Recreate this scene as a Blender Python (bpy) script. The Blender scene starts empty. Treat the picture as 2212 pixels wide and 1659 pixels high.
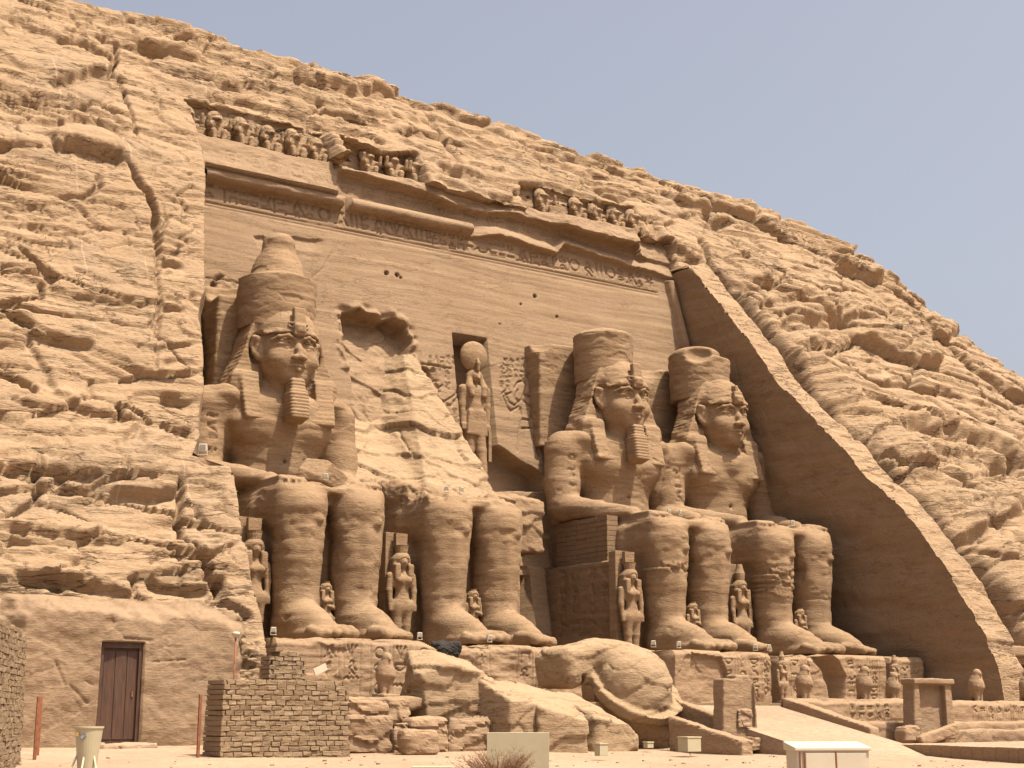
import bpy, math, random
import numpy as np
C = bpy.context.scene.collection
R = math.radians
random.seed(7); RNG = np.random.default_rng(7)

# ---------------------------------------------------------------- camera, sky, sun
F_PX, CX, CY = 3200.0, 1106.0, 829.5
PITCH = math.atan(715 / 3200.0); HEAD = R(34)
CAM = np.array([-44.9, -60.2, 1.7])
FW = np.array([math.sin(HEAD) * math.cos(PITCH), math.cos(HEAD) * math.cos(PITCH), math.sin(PITCH)])
RT = np.array([math.cos(HEAD), -math.sin(HEAD), 0.0]); UP = np.cross(RT, FW)
cd = bpy.data.cameras.new('camera'); cam = bpy.data.objects.new('camera', cd); C.objects.link(cam)
cam.location = CAM.tolist(); cam.rotation_euler = (math.pi / 2 + PITCH, 0, -HEAD)
cd.sensor_width = 36; cd.lens = 36 * F_PX / 2212.0; cd.clip_end = 3000; cd.clip_start = 0.5
bpy.context.scene.camera = cam
SUN_EL, SUN_AZ = R(66), R(24)            # azimuth measured from -Y towards +X
w = bpy.data.worlds.new('World'); bpy.context.scene.world = w; w.use_nodes = True
nt = w.node_tree; bg = nt.nodes['Background']
sky = nt.nodes.new('ShaderNodeTexSky'); sky.sky_type = 'NISHITA'; sky.sun_disc = False
sky.sun_elevation = SUN_EL; sky.sun_rotation = math.pi - SUN_AZ
sky.air_density = 1.0; sky.dust_density = 7.0; sky.ozone_density = 1.5; sky.altitude = 200
tint = nt.nodes.new('ShaderNodeMix'); tint.data_type = 'RGBA'; tint.blend_type = 'MULTIPLY'
tint.inputs[0].default_value = 1.0; tint.inputs[7].default_value = (0.94, 0.84, 0.80, 1)
nt.links.new(sky.outputs[0], tint.inputs[6]); hs = nt.nodes.new('ShaderNodeHueSaturation'); hs.inputs['Saturation'].default_value = 0.56; nt.links.new(tint.outputs[2], hs.inputs['Color']); nt.links.new(hs.outputs[0], bg.inputs[0])
bg.inputs[1].default_value = 0.14
sd = bpy.data.lights.new('sun', 'SUN'); sd.energy = 5.0; sd.angle = R(0.5); sd.color = (1.0, 0.90, 0.74)
sun = bpy.data.objects.new('sun', sd); C.objects.link(sun)
sun.rotation_euler = (math.pi / 2 - SUN_EL, 0, SUN_AZ); sun.location = (0, -40, 80)
vs = bpy.context.scene.view_settings; vs.view_transform = 'Standard'; vs.look = 'None'; vs.exposure = 0.8; vs.gamma = 1

# ---------------------------------------------------------------- projection helpers
def ray(x, y):
    d = FW * F_PX + RT * (x - CX) - UP * (y - CY)
    return d / np.linalg.norm(d)
def onpl(x, y, n, p0):
    d = ray(x, y); n = np.array(n, float)
    return CAM + d * (np.dot(n, np.array(p0, float) - CAM) / np.dot(n, d))
def onY(x, y, Y): return onpl(x, y, (0, 1, 0), (0, Y, 0))
def onX(x, y, X): return onpl(x, y, (1, 0, 0), (X, 0, 0))
def onZ(x, y, Z): return onpl(x, y, (0, 0, 1), (0, 0, Z))
BAT = math.tan(R(10))
def FY(z): return 7.0 + (z - 5.0) * BAT                       # the battered facade plane
def onF(x, y): return onpl(x, y, (0, -math.cos(R(10)), math.sin(R(10))), (0, 7, 5))
def px(P):
    v = np.asarray(P, float) - CAM; d = v @ FW
    return CX + F_PX * (v @ RT) / d, CY - F_PX * (v @ UP) / d

# ---------------------------------------------------------------- noise
def _h(ix, iy, iz=0, s=0):
    n = (ix * 374761393 + iy * 668265263 + iz * 2147483647 + s * 974711 + 12345).astype(np.int64) if hasattr(ix, 'astype') else ix
    n = (n ^ (n >> 13)) * 1274126177
    n = n & 0x7fffffff
    n = (n ^ (n >> 15)) * 2246822519 & 0x7fffffff
    return ((n ^ (n >> 11)) & 0xffffff) / float(0xffffff)
def vn2(x, y, s=0):
    ix = np.floor(x).astype(np.int64); iy = np.floor(y).astype(np.int64); fx = x - ix; fy = y - iy
    fx = fx * fx * (3 - 2 * fx); fy = fy * fy * (3 - 2 * fy)
    a = _h(ix, iy, 0, s); b = _h(ix + 1, iy, 0, s); c = _h(ix, iy + 1, 0, s); d = _h(ix + 1, iy + 1, 0, s)
    return (a * (1 - fx) + b * fx) * (1 - fy) + (c * (1 - fx) + d * fx) * fy - 0.5
def fbm2(x, y, o=4, s=0, g=0.5):
    r = 0; a = 1.0
    for i in range(o):
        r = r + a * vn2(x * 2 ** i + 17.3 * i, y * 2 ** i + 9.1 * i, s + i); a *= g
    return r
def vn3(x, y, z, s=0):
    ix = np.floor(x).astype(np.int64); iy = np.floor(y).astype(np.int64); iz = np.floor(z).astype(np.int64)
    fx = x - ix; fy = y - iy; fz = z - iz
    fx = fx * fx * (3 - 2 * fx); fy = fy * fy * (3 - 2 * fy); fz = fz * fz * (3 - 2 * fz); r = 0
    for dx in (0, 1):
        for dy in (0, 1):
            for dz in (0, 1):
                r = r + _h(ix + dx, iy + dy, iz + dz, s) * (fx if dx else 1 - fx) * (fy if dy else 1 - fy) * (fz if dz else 1 - fz)
    return r - 0.5
def fbm3(p, sc, o=3, s=0, g=0.5):
    r = 0; a = 1.0
    for i in range(o):
        k = 2.0 ** i
        r = r + a * vn3(p[:, 0] * k / sc[0] + 5.1 * i, p[:, 1] * k / sc[1], p[:, 2] * k / sc[2] + 3.3 * i, s + i); a *= g
    return r
def voro(x, y, s=0):
    """jittered cells: per-cell random value, tilt value, edge distance"""
    ix = np.floor(x).astype(np.int64); iy = np.floor(y).astype(np.int64)
    d1 = np.full(x.shape, 9.0); d2 = np.full(x.shape, 9.0); v = np.zeros(x.shape); cx = np.zeros(x.shape); cy = np.zeros(x.shape)
    for dx in (-1, 0, 1):
        for dy in (-1, 0, 1):
            jx = ix + dx + _h(ix + dx, iy + dy, 1, s); jy = iy + dy + _h(ix + dx, iy + dy, 2, s)
            d = np.maximum(np.abs(jx - x), np.abs(jy - y)) * .6 + .4 * np.hypot(jx - x, jy - y)
            r = _h(ix + dx, iy + dy, 3, s)
            n = d < d1
            d2 = np.where(n, d1, np.minimum(d2, d))
            v = np.where(n, r, v); cx = np.where(n, x - jx, cx); cy = np.where(n, y - jy, cy)
            d1 = np.where(n, d, d1)
    return v - 0.5, d2 - d1, cx, cy
def sst(a, b, x):
    t = np.clip((x - a) / (b - a), 0, 1); return t * t * (3 - 2 * t)
def segdist(x, y, pts):
    """distance to a polyline and the signed side (positive below a left-to-right line in pixel space)"""
    D = np.full(x.shape, 1e9); S = np.zeros(x.shape); T = np.zeros(x.shape)
    n = len(pts) - 1
    for i in range(n):
        (ax, ay), (bx, by) = pts[i][:2], pts[i + 1][:2]
        ux, uy = bx - ax, by - ay; L = ux * ux + uy * uy + 1e-9
        t = np.clip(((x - ax) * ux + (y - ay) * uy) / L, 0, 1)
        ex = x - ax - t * ux; ey = y - ay - t * uy; d = np.hypot(ex, ey)
        m = d < D; D = np.where(m, d, D); S = np.where(m, ux * ey - uy * ex, S); T = np.where(m, (i + t) / n, T)
    return D, np.sign(S), T
def inpoly(x, y, pts):
    r = np.zeros(x.shape, bool); n = len(pts)
    for i in range(n):
        (ax, ay), (bx, by) = pts[i], pts[(i + 1) % n]
        c = ((ay > y) != (by > y)) & (x < (bx - ax) * (y - ay) / (by - ay + 1e-12) + ax); r ^= c
    return r
def polyd(x, y, pts):
    """signed distance to polygon, negative inside"""
    D, _, _ = segdist(x, y, list(pts) + [pts[0]])
    return np.where(inpoly(x, y, pts), -D, D)

# ---------------------------------------------------------------- mesh + object helpers
def mkobj(name, verts, faces, mat, parent=None, smooth=True, loc=None):
    me = bpy.data.meshes.new(name)
    verts = np.asarray(verts, float)
    if parent is not None:
        loc = np.zeros(3); q = parent
        while q is not None: loc = loc + np.array(q.location); q = q.parent
    elif loc is None: loc = np.zeros(3)
    loc = np.array(loc, float)
    vv = verts - loc
    big = len(vv) >= 4000 and hasattr(faces, 'shape')
    faces_list = faces.tolist() if hasattr(faces, 'tolist') else faces
    me.from_pydata(vv.tolist() if not big else [], [], faces_list if not big else [])
    if big:
        fa = np.asarray(faces, np.int32); k = fa.shape[1]
        me.vertices.add(len(vv)); me.vertices.foreach_set('co', vv.astype(np.float32).ravel())
        me.loops.add(fa.size); me.loops.foreach_set('vertex_index', fa.ravel())
        me.polygons.add(len(fa)); me.polygons.foreach_set('loop_start', np.arange(0, fa.size, k, dtype=np.int32))
        me.polygons.foreach_set('loop_total', np.full(len(fa), k, np.int32)); me.update(calc_edges=True)
    me.validate(); me.update()
    if smooth: me.polygons.foreach_set('use_smooth', np.ones(len(me.polygons), bool))
    me.materials.append(mat)
    o = bpy.data.objects.new(name, me); C.objects.link(o)
    if parent is not None: o.parent = parent
    else: o.location = loc.tolist()
    return o
def thing(name, label, cat, loc=(0, 0, 0), group=None):
    o = bpy.data.objects.new(name, None); C.objects.link(o); o.location = [float(v) for v in loc]; o.empty_display_size = 0.2
    o['label'] = label; o['category'] = cat
    if group: o['group'] = group
    return o
def tag(o, label, cat, group=None):
    o['label'] = label; o['category'] = cat
    if group: o['group'] = group
    return o
def struct(o): o['kind'] = 'structure'; return o
def dup(root, loc, label, scale=None, rz=0.0, group=None):
    r = root.copy(); C.objects.link(r); r.location = [float(v) for v in loc]; r['label'] = label; r.rotation_euler[2] = rz
    if scale is not None: r.scale = scale if hasattr(scale, '__len__') else (scale,) * 3
    if group: r['group'] = group
    for ch in list(root.children):
        c = ch.copy(); C.objects.link(c); c.parent = r
        for g in ch.children:
            d = g.copy(); C.objects.link(d); d.parent = c
    return r
class MB:
    """collects boxes, prisms, tubes into one mesh"""
    def __init__(s): s.v = []; s.f = []
    def add(s, v, f):
        b = len(s.v); s.v += [list(map(float, q)) for q in v]; s.f += [[i + b for i in q] for q in f]; return s
    def box(s, a, b, jit=0.0):
        x0, y0, z0 = a; x1, y1, z1 = b
        v = [(x0, y0, z0), (x1, y0, z0), (x1, y1, z0), (x0, y1, z0), (x0, y0, z1), (x1, y0, z1), (x1, y1, z1), (x0, y1, z1)]
        v = [[c + random.uniform(-jit, jit) for c in q] for q in v] if jit else v
        return s.add(v, [(0, 3, 2, 1), (4, 5, 6, 7), (0, 1, 5, 4), (1, 2, 6, 5), (2, 3, 7, 6), (3, 0, 4, 7)])
    def hexa(s, bot, top):
        return s.add(list(bot) + list(top), [(0, 3, 2, 1), (4, 5, 6, 7), (0, 1, 5, 4), (1, 2, 6, 5), (2, 3, 7, 6), (3, 0, 4, 7)])
    def tube(s, p, q, r, r2=None, n=10):
        p = np.array(p, float); q = np.array(q, float); d = q - p; d /= np.linalg.norm(d)
        a = np.cross(d, (0, 0, 1) if abs(d[2]) < .9 else (1, 0, 0)); a /= np.linalg.norm(a); b = np.cross(d, a)
        r2 = r if r2 is None else r2; v = []
        for c, rr in ((p, r), (q, r2)):
            for i in range(n):
                t = 2 * math.pi * i / n; v.append(c + rr * (a * math.cos(t) + b * math.sin(t)))
        f = [(i, (i + 1) % n, n + (i + 1) % n, n + i) for i in range(n)] + [tuple(range(n))[::-1], tuple(range(n, 2 * n))]
        return s.add(v, f)
    def lathe(s, c, prof, n=20, a0=0.0):
        v = []; k = len(prof)
        for r, z in prof:
            for i in range(n):
                t = a0 + 2 * math.pi * i / n; v.append((c[0] + r * math.cos(t), c[1] + r * math.sin(t), c[2] + z))
        f = [(j * n + i, j * n + (i + 1) % n, (j + 1) * n + (i + 1) % n, (j + 1) * n + i) for j in range(k - 1) for i in range(n)]
        f += [tuple(range(n))[::-1], tuple(range((k - 1) * n, k * n))]
        return s.add(v, f)
    def build(s, name, mat, parent=None, smooth=False, loc=None):
        return mkobj(name, np.array(s.v), s.f, mat, parent, smooth, loc)
def bevel(o, w=0.02, seg=2):
    m = o.modifiers.new('bevel', 'BEVEL'); m.width = w; m.segments = seg; m.limit_method = 'ANGLE'; return o
def gridfaces(nr, nc, mask=None):
    i = np.arange(nr * nc).reshape(nr, nc)
    f = np.stack([i[:-1, :-1], i[:-1, 1:], i[1:, 1:], i[1:, :-1]], -1)
    f = f.reshape(-1, 4)
    if mask is not None: f = f[mask.ravel()]
    return f
def compact(v, f):
    u, inv = np.unique(f, return_inverse=True); return v[u], inv.reshape(f.shape)
def vnormals(P):
    du = np.gradient(P, axis=1); dv = np.gradient(P, axis=0); n = np.cross(du, dv)
    return n / (np.linalg.norm(n, axis=-1, keepdims=True) + 1e-9)

# ---------------------------------------------------------------- solid sculpting: a distance volume meshed by surface nets
class Vol:
    def __init__(s, lo, hi, h):
        s.lo = np.array(lo, float); s.h = h; s.n = np.ceil((np.array(hi) - s.lo) / h).astype(int) + 1
        s.f = np.full(s.n, 50.0, np.float32)
        s.ax = [s.lo[i] + h * np.arange(s.n[i]) for i in range(3)]
    def _sub(s, lo, hi, m):
        sl = []
        for i in range(3):
            a = int(max(0, math.floor((lo[i] - m - s.lo[i]) / s.h))); b = int(min(s.n[i], math.ceil((hi[i] + m - s.lo[i]) / s.h) + 1))
            if b <= a: return None
            sl.append(slice(a, b))
        return tuple(sl)
    def op(s, fn, lo, hi, k=0.0, mode='u'):
        sl = s._sub(lo, hi, k + 3 * s.h)
        if sl is None: return s
        X, Y, Z = np.meshgrid(*[s.ax[i][sl[i]] for i in range(3)], indexing='ij')
        d = fn(X, Y, Z); a = s.f[sl]
        if mode == 'u':
            m = np.minimum(a, d)
            if k > 0: h = np.maximum(k - np.abs(a - d), 0) / k; m = m - h * h * k * .25
        else:
            d = -d; m = np.maximum(a, d)
            if k > 0: h = np.maximum(k - np.abs(a - d), 0) / k; m = m + h * h * k * .25
        s.f[sl] = m; return s
    def inter(s, fn):
        X, Y, Z = np.meshgrid(*s.ax, indexing='ij'); s.f = np.maximum(s.f, fn(X, Y, Z)).astype(np.float32); return s
    def ell(s, c, r, k=0.0, mode='u', rot=None):
        c = np.array(c, float); r = np.array(r, float); R_ = r.max()
        def fn(X, Y, Z):
            x, y, z = X - c[0], Y - c[1], Z - c[2]
            if rot is not None: x, y, z = rotp(x, y, z, rot)
            q = np.sqrt((x / r[0]) ** 2 + (y / r[1]) ** 2 + (z / r[2]) ** 2); g = np.sqrt((x / r[0] ** 2) ** 2 + (y / r[1] ** 2) ** 2 + (z / r[2] ** 2) ** 2) + 1e-6
            return q * (q - 1) / g
        e = np.array([R_] * 3) if rot is not None else r
        return s.op(fn, c - e, c + e, k, mode)
    def cone(s, a, b, ra, rb, k=0.0, mode='u', sq=(1, 1, 1)):
        a = np.array(a, float); b = np.array(b, float); ba = b - a; L = ba @ ba; m = max(ra, rb)
        def fn(X, Y, Z):
            t = np.clip(((X - a[0]) * ba[0] + (Y - a[1]) * ba[1] + (Z - a[2]) * ba[2]) / L, 0, 1)
            return np.sqrt(((X - a[0] - t * ba[0]) / sq[0]) ** 2 + ((Y - a[1] - t * ba[1]) / sq[1]) ** 2 + ((Z - a[2] - t * ba[2]) / sq[2]) ** 2) - (ra + (rb - ra) * t)
        e = m * np.array(sq)
        return s.op(fn, np.minimum(a, b) - e, np.maximum(a, b) + e, k, mode)
    def chain(s, pts, k=0.1, mode='u', sq=(1, 1, 1)):
        for (a, ra), (b, rb) in zip(pts[:-1], pts[1:]): s.cone(a, b, ra, rb, k, mode, sq)
        return s
    def box(s, c, hf, r=0.1, k=0.0, mode='u', rot=None, taper=None):
        c = np.array(c, float); hf = np.array(hf, float)
        def fn(X, Y, Z):
            x, y, z = X - c[0], Y - c[1], Z - c[2]
            if rot is not None: x, y, z = rotp(x, y, z, rot)
            if taper is not None:
                t = np.clip(z / hf[2] * .5 + .5, 0, 1); sx = 1 + (taper[0] - 1) * t; sy = 1 + (taper[1] - 1) * t; x = x / sx; y = y / sy
            qx = np.abs(x) - hf[0] + r; qy = np.abs(y) - hf[1] + r; qz = np.abs(z) - hf[2] + r
            return np.sqrt(np.maximum(qx, 0) ** 2 + np.maximum(qy, 0) ** 2 + np.maximum(qz, 0) ** 2) + np.minimum(np.maximum(qx, np.maximum(qy, qz)), 0) - r
        e = np.full(3, np.linalg.norm(hf)) if rot is not None else hf.copy()
        if taper is not None: e[0] *= max(1, taper[0]); e[1] *= max(1, taper[1])
        return s.op(fn, c - e, c + e, k, mode)
    def mesh(s):
        f = s.f; nx, ny, nz = f.shape
        f = f.copy(); f[0] = f[-1] = 1; f[:, 0] = f[:, -1] = 1; f[:, :, 0] = f[:, :, -1] = 1
        ins = f < 0
        c = [ins[dx:nx - 1 + dx, dy:ny - 1 + dy, dz:nz - 1 + dz] for dx in (0, 1) for dy in (0, 1) for dz in (0, 1)]
        sm = sum(x.astype(np.int8) for x in c); act = (sm > 0) & (sm < 8)
        I = np.argwhere(act); idx = np.full(act.shape, -1, np.int64); idx[act] = np.arange(len(I))
        cor = np.array([(dx, dy, dz) for dx in (0, 1) for dy in (0, 1) for dz in (0, 1)])
        val = np.stack([f[I[:, 0] + a, I[:, 1] + b, I[:, 2] + d] for a, b, d in cor], 1)
        P = np.zeros((len(I), 3)); N = np.zeros(len(I))
        for i in range(8):
            for j in range(i + 1, 8):
                if np.abs(cor[i] - cor[j]).sum() != 1: continue
                m = (val[:, i] < 0) != (val[:, j] < 0)
                t = val[m, i] / (val[m, i] - val[m, j])
                P[m] += cor[i] + t[:, None] * (cor[j] - cor[i]); N[m] += 1
        P = (P / N[:, None] + I) * s.h + s.lo
        Q = []
        for ax in range(3):
            a = [slice(None)] * 3; b = [slice(None)] * 3; a[ax] = slice(0, -1); b[ax] = slice(1, None)
            A = ins[tuple(a)]; B = ins[tuple(b)]; E = np.argwhere(A != B); fl = A[tuple(E.T)]
            o1, o2 = [(1, 2), (2, 0), (0, 1)][ax]
            ok = (E[:, o1] > 0) & (E[:, o2] > 0) & (E[:, o1] < f.shape[o1] - 1) & (E[:, o2] < f.shape[o2] - 1); E = E[ok]; fl = fl[ok]
            def g(d1, d2):
                q = E.copy(); q[:, o1] -= d1; q[:, o2] -= d2; return idx[tuple(q.T)]
            q = np.stack([g(1, 1), g(0, 1), g(0, 0), g(1, 0)], 1)
            q = np.where(fl[:, None], q, q[:, ::-1]); Q.append(q)
        return P, np.concatenate(Q)
def rotp(x, y, z, rot):
    """rotate points by the inverse of euler xyz (radians)"""
    a, b, c = rot
    x, y = x * math.cos(c) + y * math.sin(c), -x * math.sin(c) + y * math.cos(c)
    x, z = x * math.cos(b) - z * math.sin(b), x * math.sin(b) + z * math.cos(b)
    y, z = y * math.cos(a) + z * math.sin(a), -y * math.sin(a) + z * math.cos(a)
    return x, y, z
def vert_normals(P, Q):
    n = np.cross(P[Q[:, 2]] - P[Q[:, 0]], P[Q[:, 3]] - P[Q[:, 1]]); N = np.zeros_like(P)
    for k in range(4): np.add.at(N, Q[:, k], n)
    return N / (np.linalg.norm(N, axis=1, keepdims=True) + 1e-9)
def weather(P, Q, amp=0.05, sc=(1.2, 1.2, .5), s=0, fine=0.015, chip=0.0):
    N = vert_normals(P, Q)
    if chip:
        c = fbm3(P, (1.5, 1.5, .55), 3, s + 20); c2 = fbm3(P, (3.5, 3.5, .16), 2, s + 25)
        P = P - N * (chip * sst(.24, .28, c) + chip * .45 * sst(.27, .30, c2) + chip * .5 * sst(.30, .33, -c))[:, None]
    d = fbm3(P, sc, 3, s) * amp + fbm3(P, (sc[0] * .25, sc[1] * .25, sc[2] * .2), 2, s + 9) * fine
    return P + N * d[:, None]

# ---------------------------------------------------------------- carving pictures and signs into relief panels
class Relief:
    """height array over (s,t); strokes are cut in (negative) or raised"""
    def __init__(s, x0, x1, z0, z1, h):
        s.h = h; s.x0, s.x1, s.z0, s.z1 = x0, x1, z0, z1
        s.nx = int(round((x1 - x0) / h)) + 1; s.nz = int(round((z1 - z0) / h)) + 1
        s.X, s.Z = np.meshgrid(np.linspace(x0, x1, s.nx), np.linspace(z0, z1, s.nz)); s.H = np.zeros_like(s.X)
    def sl(s, lo, hi, m):
        a = max(0, int((lo[0] - m - s.x0) / s.h)); b = min(s.nx, int((hi[0] + m - s.x0) / s.h) + 2)
        c = max(0, int((lo[1] - m - s.z0) / s.h)); d = min(s.nz, int((hi[1] + m - s.z0) / s.h) + 2)
        return (slice(c, d), slice(a, b)) if b > a and d > c else None
    def line(s, pts, w=0.06, d=-0.06):
        p = np.array(pts, float); q = s.sl(p.min(0), p.max(0), w * 2)
        if q is None: return
        D, _, _ = segdist(s.X[q], s.Z[q], pts); g = d * (1 - sst(w * .35, w, D))
        s.H[q] = np.minimum(s.H[q], g) if d < 0 else np.maximum(s.H[q], g)
    def arc(s, c, r, a0=0, a1=360, w=.06, d=-.06, ry=None, n=14):
        ry = ry or r
        s.line([(c[0] + r * math.cos(R(a0 + (a1 - a0) * i / n)), c[1] + ry * math.sin(R(a0 + (a1 - a0) * i / n))) for i in range(n + 1)], w, d)
    def fill(s, pts, d=-.05, e=.05):
        p = np.array(pts, float); q = s.sl(p.min(0), p.max(0), e)
        if q is None: return
        D = polyd(s.X[q], s.Z[q], pts); s.H[q] += d * (1 - sst(-e, e * .3, D))
def glyph(r, k, x, z, a, w=.05, d=-.06):
    """one sign in a cell of size a with lower-left corner x,z"""
    L = lambda *p: r.line([(x + a * u, z + a * v) for u, v in p], w, d)
    O = lambda u, v, q, a0=0, a1=360: r.arc((x + a * u, z + a * v), a * q, a0, a1, w, d)
    k = k % 18
    if k == 0: O(.5, .5, .32); 
    elif k == 1: O(.5, .72, .2); L((.5, .5), (.5, .02)); L((.22, .42), (.78, .42))
    elif k == 2: L((.3, .0), (.3, .7), (.5, .98), (.55, .6), (.3, .55))
    elif k == 3: L((0, .5), (.17, .62), (.33, .45), (.5, .62), (.67, .45), (.83, .62), (1, .5))
    elif k == 4: L((.1, .1), (.3, .15), (.35, .55), (.5, .85), (.68, .85), (.6, .7), (.75, .4), (.95, .1)); L((.45, .3), (.4, 0)); L((.55, .3), (.58, 0))
    elif k == 5: L((.1, .55), (.3, .72), (.7, .72), (.9, .55), (.7, .4), (.3, .4), (.1, .55))
    elif k == 6: L((.12, .15), (.12, .85), (.88, .85), (.88, .15))
    elif k == 7: O(.5, .75, .42, 180, 360); L((.08, .75), (.92, .75))
    elif k == 8: L((0, .2), (.2, .35), (.35, .15), (.7, .15), (.85, .45), (.95, .3))
    elif k == 9: L((.5, 0), (.5, .95)); L((.25, .8), (.75, .8))
    elif k == 10: L((.2, .1), (.2, .9)); L((.5, .1), (.5, .9)); L((.8, .1), (.8, .9))
    elif k == 11: L((.1, .1), (.9, .1), (.9, .4), (.1, .4), (.1, .1)); O(.5, .68, .16)
    elif k == 12: L((.35, .0), (.3, .5), (.6, .6), (.7, .85), (.5, .95), (.4, .75)); L((.6, .6), (.85, .3)); L((.3, .5), (.75, .0))
    elif k == 13: O(.5, .45, .4, 0, 180); L((.1, .45), (.9, .45))
    elif k == 14: L((.15, .9), (.5, .1), (.85, .9)); L((.5, .1), (.5, .9))
    elif k == 15: O(.35, .6, .22, 40, 320); L((.5, .4), (.85, .05)); L((.5, .75), (.8, .95))
    elif k == 16: L((.1, .3), (.9, .3)); L((.1, .6), (.9, .6))
    elif k == 17: L((.2, 0), (.2, .8), (.7, .9), (.75, .6), (.2, .55)); L((.45, .2), (.8, .2), (.8, 0))
ALB = .56
# ---------------------------------------------------------------- materials
def stone(name, c1, c2, c3, scale=1.0, band=0.5, bump=0.25, rough=0.92, fine=18.0, speck=0.0, bdist=0.05, crack=0.0, joints=False):
    c1, c2, c3 = [tuple(v * ALB for v in c) for c in (c1, c2, c3)]
    m = bpy.data.materials.new(name); m.use_nodes = True; n = m.node_tree; N = n.nodes; L = n.links
    b = N['Principled BSDF']; b.inputs['Roughness'].default_value = rough; b.inputs['Specular IOR Level'].default_value = 0.15
    g = N.new('ShaderNodeNewGeometry')
    mp = N.new('ShaderNodeMapping'); mp.inputs['Scale'].default_value = (0.12 * scale, 0.12 * scale, 1.1 * scale); L.new(g.outputs['Position'], mp.inputs[0])
    n1 = N.new('ShaderNodeTexNoise'); n1.inputs['Scale'].default_value = 1.6; n1.inputs['Detail'].default_value = 8; n1.inputs['Roughness'].default_value = .62; L.new(mp.outputs[0], n1.inputs[0])
    n2 = N.new('ShaderNodeTexNoise'); n2.inputs['Scale'].default_value = 0.33 * scale; n2.inputs['Detail'].default_value = 6; n2.inputs['Roughness'].default_value = .6; L.new(g.outputs['Position'], n2.inputs[0])
    r1 = N.new('ShaderNodeValToRGB'); r1.color_ramp.elements[0].position = .34; r1.color_ramp.elements[0].color = (*c2, 1)
    r1.color_ramp.elements[1].position = .66; r1.color_ramp.elements[1].color = (*c1, 1); L.new(n1.outputs[0], r1.inputs[0])
    mx = N.new('ShaderNodeMix'); mx.data_type = 'RGBA'; mx.inputs[7].default_value = (*c3, 1)
    r2 = N.new('ShaderNodeValToRGB'); r2.color_ramp.elements[0].position = .48; r2.color_ramp.elements[1].position = .72
    r2.color_ramp.elements[1].color = (band, band, band, 1); L.new(n2.outputs[0], r2.inputs[0])
    L.new(r2.outputs[0], mx.inputs[0]); L.new(r1.outputs[0], mx.inputs[6])
    mp3 = N.new('ShaderNodeMapping'); mp3.inputs['Scale'].default_value = (1, 1, 2.6); L.new(g.outputs['Position'], mp3.inputs[0])
    n3 = N.new('ShaderNodeTexNoise'); n3.inputs['Scale'].default_value = fine * .35; n3.inputs['Detail'].default_value = 6; n3.inputs['Roughness'].default_value = .65; L.new(mp3.outputs[0], n3.inputs[0])
    mr = N.new('ShaderNodeMapRange'); mr.inputs[1].default_value = .3; mr.inputs[2].default_value = .7; mr.inputs[3].default_value = .84; mr.inputs[4].default_value = 1.14; L.new(n3.outputs[0], mr.inputs[0])
    mu = N.new('ShaderNodeMix'); mu.data_type = 'RGBA'; mu.blend_type = 'MULTIPLY'; mu.inputs[0].default_value = 1
    L.new(mx.outputs[2], mu.inputs[6]); L.new(mr.outputs[0], mu.inputs[7]); L.new(mu.outputs[2], b.inputs['Base Color'])
    bp = N.new('ShaderNodeBump'); bp.inputs['Strength'].default_value = bump; bp.inputs['Distance'].default_value = bdist * 2
    ad = N.new('ShaderNodeMath'); ad.operation = 'MULTIPLY_ADD'; ad.inputs[1].default_value = 1.2; L.new(n1.outputs[0], ad.inputs[0]); L.new(n3.outputs[0], ad.inputs[2])
    hgt = ad.outputs[0]; col = mu.outputs[2]
    def mt(op, a, b_=None, c_=None):
        x = N.new('ShaderNodeMath'); x.operation = op
        for i_, v_ in enumerate((a, b_, c_)):
            if v_ is None: continue
            if hasattr(v_, 'links') or hasattr(v_, 'is_linked'): L.new(v_, x.inputs[i_])
            else: x.inputs[i_].default_value = v_
        return x.outputs[0]
    if crack:
        for (sx_, sz_, wd_, thr) in ((.16, 1.0, .011, .46), (.5, .9, .010, .54), (.35, 3.2, .016, .5)):
            mpc = N.new('ShaderNodeMapping'); mpc.inputs['Scale'].default_value = (sx_, sx_, sz_); mpc.inputs['Location'].default_value = (sx_ * 91, 3, sz_ * 7); L.new(g.outputs['Position'], mpc.inputs[0])
            nc_ = N.new('ShaderNodeTexNoise'); nc_.inputs['Scale'].default_value = 1.0; nc_.inputs['Detail'].default_value = 7; nc_.inputs['Roughness'].default_value = .55; L.new(mpc.outputs[0], nc_.inputs[0])
            ab = mt('ABSOLUTE', mt('SUBTRACT', nc_.outputs[0], .5))
            r_ = N.new('ShaderNodeMapRange'); r_.inputs[1].default_value = wd_ * .3; r_.inputs[2].default_value = wd_; r_.inputs[3].default_value = 1; r_.inputs[4].default_value = 0; L.new(ab, r_.inputs[0])
            nm_ = N.new('ShaderNodeTexNoise'); nm_.inputs['Scale'].default_value = .35; nm_.inputs['Detail'].default_value = 3; L.new(mpc.outputs[0], nm_.inputs[0])
            rm = N.new('ShaderNodeMapRange'); rm.inputs[1].default_value = thr; rm.inputs[2].default_value = thr + .08; L.new(nm_.outputs[0], rm.inputs[0])
            k_ = mt('MULTIPLY', mt('MULTIPLY', r_.outputs[0], rm.outputs[0]), crack)
            hgt = mt('SUBTRACT', hgt, mt('MULTIPLY', k_, 1.6))
            mc = N.new('ShaderNodeMix'); mc.data_type = 'RGBA'; mc.inputs[7].default_value = (c2[0] * .32, c2[1] * .27, c2[2] * .25, 1); L.new(mt('MULTIPLY', k_, .8), mc.inputs[0]); L.new(col, mc.inputs[6]); col = mc.outputs[2]
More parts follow.
